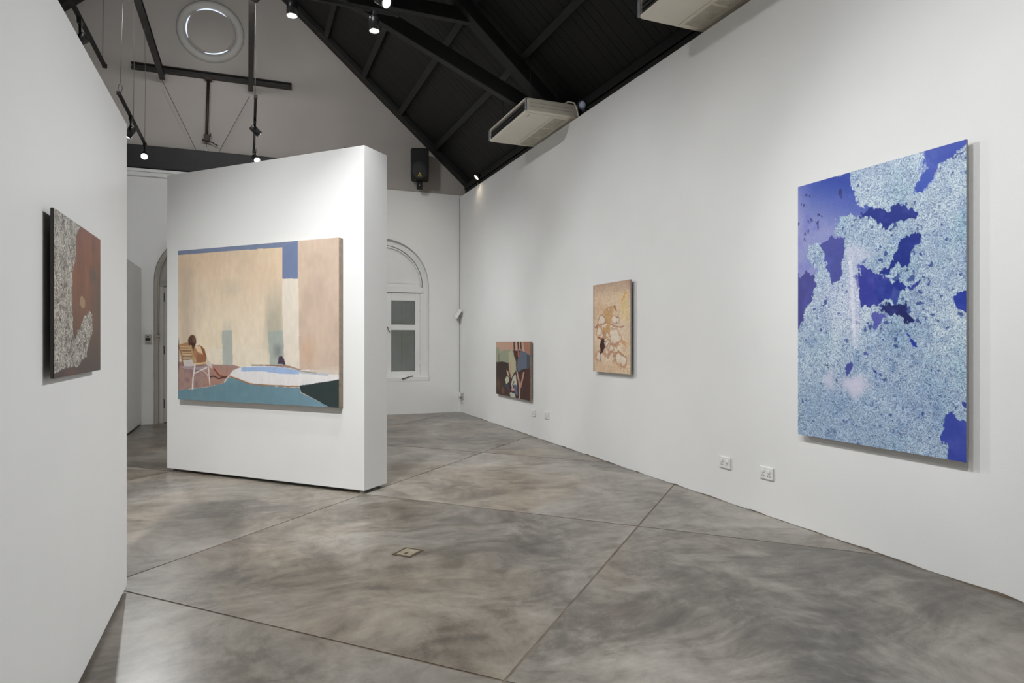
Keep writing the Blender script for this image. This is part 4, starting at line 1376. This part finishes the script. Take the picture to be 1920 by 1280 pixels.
# ------------------------------------------------------------------ air conditioners over the top of the long wall
def air_con(label, y_far, length):
    """local x toward the viewer along the wall (0..length), y out over the wall, z up from the underside"""
    yc = y_far - length
    o = thing('air_conditioner', label, 'air conditioner', (3.49, y_far, 4.615), math.radians(-90) - math.atan(RWK), group='air conditioners on the long wall')
    L_ = length
    # casing profile (y, z): front lip, curved underside up to the back
    pf = [(0.035, 0.0), (0.44, 0.0), (0.79, 0.0), (0.81, 0.02), (0.81, 0.205), (0.035, 0.205), (0.0, 0.19), (0.0, 0.172), (0.03, 0.165), (0.03, 0.03), (0.0, 0.022), (0.008, 0.006)]
    n = len(pf)
    mb = MB()
    vs = [(0.05, y, z) for y, z in pf] + [(L_ - 0.05, y, z) for y, z in pf]
    mb.add(vs, [tuple(range(n)), tuple(range(2 * n - 1, n - 1, -1))] + [(i, (i + 1) % n, n + (i + 1) % n, n + i) for i in range(n)])
    cs = mb.build('casing', M['ivory'], o)
    for s, x0, x1 in ((0, 0.0, 0.05), (1, L_ - 0.05, L_)):
        pe = [(0.03, 0.004), (0.44, 0.004), (0.78, 0.004), (0.805, 0.03), (0.805, 0.20), (0.03, 0.20), (0.004, 0.185), (0.004, 0.02)]
        xi, xo = (x1, x0) if s == 0 else (x0, x1)
        m2 = MB()
        k = len(pe)
        cy, cz = .39, .10
        inn = [(xi, y, z) for y, z in pe]
        out = [(xo, cy + (y - cy) * .955, cz + (z - cz) * .86) for y, z in pe]
        m2.add(inn + out, [tuple(range(k)), tuple(range(2 * k - 1, k - 1, -1))] + [(i, (i + 1) % k, k + (i + 1) % k, k + i) for i in range(k)])
        ec = m2.build('side_cover', M['ivory'], o, bevel=.008)
        for z in (0.075, 0.125):
            MB().box(min(xo, xo + (.002 if s else -.002)), max(xo, xo + (.002 if s else -.002)), .06, .70, z, z + .006).build('side_rib', M['ivory_dirty'], ec)
        MB().box(min(xi, xo) + .004, max(xi, xo) - .004, -.004, .02, .018, .186).build('grey_corner', M['grey_plastic'], ec, bevel=.008)
    MB().box(0.05, L_ - .05, .022, .034, .03, .165).build('outlet_recess', M['outlet'], o)
    for z in (.075, .12):
        MB().add([(0.06, .002, z), (L_ - .06, .002, z), (L_ - .06, .026, z + .03), (.06, .026, z + .03), (0.06, .004, z - .004), (L_ - .06, .004, z - .004), (L_ - .06, .028, z + .026), (.06, .028, z + .026)],
                 [(0, 1, 2, 3), (7, 6, 5, 4), (0, 4, 5, 1), (3, 2, 6, 7), (0, 3, 7, 4), (1, 5, 6, 2)]).build('outlet_vane', M['outlet'], o)
    # intake grille panels on the underside
    for k in range(3):
        x0 = .09 + k * (L_ - .18) / 3
        x1 = x0 + (L_ - .18) / 3 - .012
        gp = MB().box(x0, x1, .46, .66, -.003, .012).build('grille_frame', M['ivory'], o)
        gs = MB()
        for j in range(11):
            yj = .475 + j * .0165
            gs.box(x0 + .012, x1 - .012, yj, yj + .008, -.006, -.002)
        tag(gs.build('grille_slats', M['ivory_dirty'], gp), kind='stuff')
    MB().box(.06, L_ - .06, .425, .43, -.002, .004).build('panel_seam', M['ivory_dirty'], o)
    MB().box(L_ - .19, L_ - .12, .085, .10, -.002, .004).build('badge', M['grey_plastic'], o)
    for x in (.22, L_ - .22):
        for y in (.16, .56):
            xr = 3.49 + y
            MB().tube([(x, y, .20), (x, y, roof_z(xr) - 4.615 - .02)], .006, 6).build('hanger_rod', M['steel'], o)
    for y in (.16, .56):
        MB().box(.18, .27, y - .02, y + .02, .205, .22).build('hanger_bracket', M['grey_plastic'], o)
    MB().tube([(L_ - .12, .60, .20), (L_ - .05, .66, .235), (L_ + .02, .72, .20), (L_ + .05, .75, .10), (L_ + .06, .76, .0)], .011, 8).build('drain_pipe', M['ivory'], o)
    return o


air_con('ivory ceiling air conditioner fully in view near the far corner', 9.40, 1.48)
air_con('nearer ivory air conditioner cut off by the top of the picture', 5.27, 1.48)

# ------------------------------------------------------------------ lamps clipped on the wall top
def clip_lamp(label, pos, target, lens, power, name='clip_lamp', r=.055, col=(1, .86, .62), cone=110):
    pos, target = Vector(pos), Vector(target)
    o = thing(name, label, 'lamp', (pos.x + .04, pos.y, 4.60), group='lamps on the wall top')
    rel = pos - Vector(o.location)
    d = (target - pos).normalized()
    mt = Matrix.Translation(rel) @ Vector((0, 0, -1)).rotation_difference(d).to_matrix().to_4x4()
    b = MB().lathe([(0, .07), (r * .6, .07), (r * .9, .03), (r * 1.15, -.04), (r * 1.05, -.04), (r * .8, .02), (0, .03)], 20).move(mt).build('shade', M['black_metal'], o)
    MB().lathe([(0, -.032), (r * .5, -.028), (r * .98, -.022), (r * .98, -.015), (0, -.015)], 16).move(mt).build('bulb_face', lens, b)
    MB().tube([(0, 0, 0), (0, 0, rel.z * .6), tuple(rel * .95)], .009, 6).build('stem', M['black_metal'], o)
    MB().box(-.035, .035, -.04, .04, -.012, .012).build('clip', M['black_metal'], o, bevel=.004)
    if power:
        ld = bpy.data.lights.new('spot_beam', 'SPOT')
        ld.energy = power * LAMP
        ld.color = col
        ld.spot_size = math.radians(cone)
        ld.spot_blend = 1
        ld.shadow_soft_size = .03
        lo = bpy.data.objects.new('spot_beam', ld)
        COL.objects.link(lo)
        lo.parent = o
        lo.location = rel + d * .06
        lo.rotation_euler = Vector((0, 0, -1)).rotation_difference(d).to_euler()


p_ = on_right(895, 331, 0.03)
clip_lamp('small warm lit lamp on the wall top in the far corner', p_, p_ + Vector((-.8, -.1, -.75)), M['lens_warm'], 15, cone=165)
p_ = on_right(1093, 196, 0.03)
for y_, tgt, pw, lb in ((3.4, (-0.67, 3.5, 0.15), 240, 'small added white-lit lamp, unseen on the near wall top above the blue picture'), (2.2, (-0.67, 2.3, 0.15), 230, 'small added white-lit lamp, unseen on the near wall top closest to the viewer')):
    clip_lamp(lb, (wx(y_) - .05, y_, 4.72), tgt, M['lens_on'], pw, col=LAMP_COL, cone=66)  # both lamps added out of view to brighten the near left panel
p_ = on_right(1093, 196, 0.03)
clip_lamp('small unlit glass lamp on the wall top behind the air conditioner', p_, p_ + Vector((-.8, -.5, -.45)), M['lens_off'], 0)

# ------------------------------------------------------------------ sockets, corner flaps, cable, control box, floor box
def wall_socket(label, px, w=0.155, h=0.105, kind=0):
    p = on_right(*px, 0)
    o = thing('wall_socket', label, 'socket', (wx(p.y), p.y, p.z - h / 2), RZ_RIGHT, group='sockets on the long wall')
    MB().box(-w / 2, w / 2, -.014, -.0005, 0, h).build('plate', M['socket'], o, bevel=.004)
    MB().box(-w * .32, -w * .12, -.019, -.013, h * .52, h * .76).build('switch', M['socket'], o, bevel=.002)
    MB().box(w * .12, w * .32, -.019, -.013, h * .52, h * .76).build('switch', M['socket'], o, bevel=.002)
    for sx in (-.22, .22):
        for dx, dz, hh in ((-.012, .22, .012), (.012, .22, .012), (0, .36, .014)):
            MB().box(w * sx + dx - .002, w * sx + dx + .002, -.0155, -.013, h * dz, h * dz + hh).build('slot', M['slot'], o)


wall_socket('white double socket left of the near pair under the tan picture', (1360.5, 866.5))
wall_socket('white double socket right of the near pair, closest to the blue picture', (1438.5, 886.5))
wall_socket('white socket just right of the small floral picture', (1001, 773.5))
wall_socket('second white socket to the right below the small floral picture', (1025.5, 778))


def flap(label, px, tilt, rzx):
    p = on_right(*px, 0.0)
    p = Vector((wx(p.y), p.y, p.z))
    o = thing('hinged_wall_plate', label, 'bracket', p, RZ_RIGHT, group='hinged plates in the far corner')
    MB().box(-.05, .05, -.035, -.0005, -.06, .06).build('base_plate', M['cable'], o, bevel=.003)
    mt = Matrix.Translation((0, -.05, 0)) @ Matrix.Rotation(tilt, 4, 'Y') @ Matrix.Rotation(rzx, 4, 'X')
    MB().box(-.085, .10, -.05, -.038, -.10, .10).move(mt).build('white_flap', M['socket'], o, bevel=.003)
    MB().tube([(0, -.03, -.05), (.0, -.06, -.02)], .01, 6).build('hinge_pin', M['brass_frame'], o)


flap('upper hinged white plate on the cable in the far corner', (866, 590), .25, -.5)
flap('lower hinged white plate on the cable in the far corner', (868, 742), .5, .7)
pts = []
for x, y in ((868, 372), (867.5, 450), (866.5, 540), (865, 585), (864, 610), (863.5, 650), (862, 680), (862, 710), (864, 735)):
    q = on_back(x, y, .02)
    pts.append(Vector((min(q.x, wx(q.y) - .012), q.y, q.z)))
cbm = MB().tube([p - pts[-1] for p in pts], .007, 6).build('wall_cable', M['cable'])
cbm.location = pts[-1]
tag(cbm, 'thin grey cable running down the far corner of the room', 'cable')

p0, p1 = on_back(272.5, 617, 0), on_back(284, 642, 0)
kb = thing('control_box', 'small white control box with a black label beside the arched door', 'box', ((p0.x + p1.x) / 2, by((p0.x + p1.x) / 2), p1.z), RZ_BACK)
w_ = abs(p1.x - p0.x) / 2
MB().box(-w_, w_, -.05, -.0005, 0, .135).build('case', M['jamb'], kb, bevel=.004)
MB().box(-w_, w_, -.035, -.0005, .145, .24).build('upper_case', M['wall'], kb, bevel=.004)
MB().box(-w_ * .8, w_ * .75, -.053, -.049, .035, .085).box(-w_ * .35, w_ * .3, -.053, -.049, .095, .115).build('black_label', M['black_label'], kb)

fb = on_floor(765, 1035.5, 0)
fo = thing('floor_box', 'small square brass outlet cover set into the concrete floor', 'floor outlet', (fb.x, fb.y, 0), math.pi / 2 - ANG)
MB().box(-.088, .088, -.078, .078, -.001, .0025).build('cover_frame', M['brass_frame'], fo)
MB().box(-.066, .066, -.056, .056, .0, .004).build('lid', M['brass'], fo, bevel=.001)
MB().box(-.05, -.01, -.012, .012, .003, .0048).build('finger_slot', M['brass_frame'], fo)
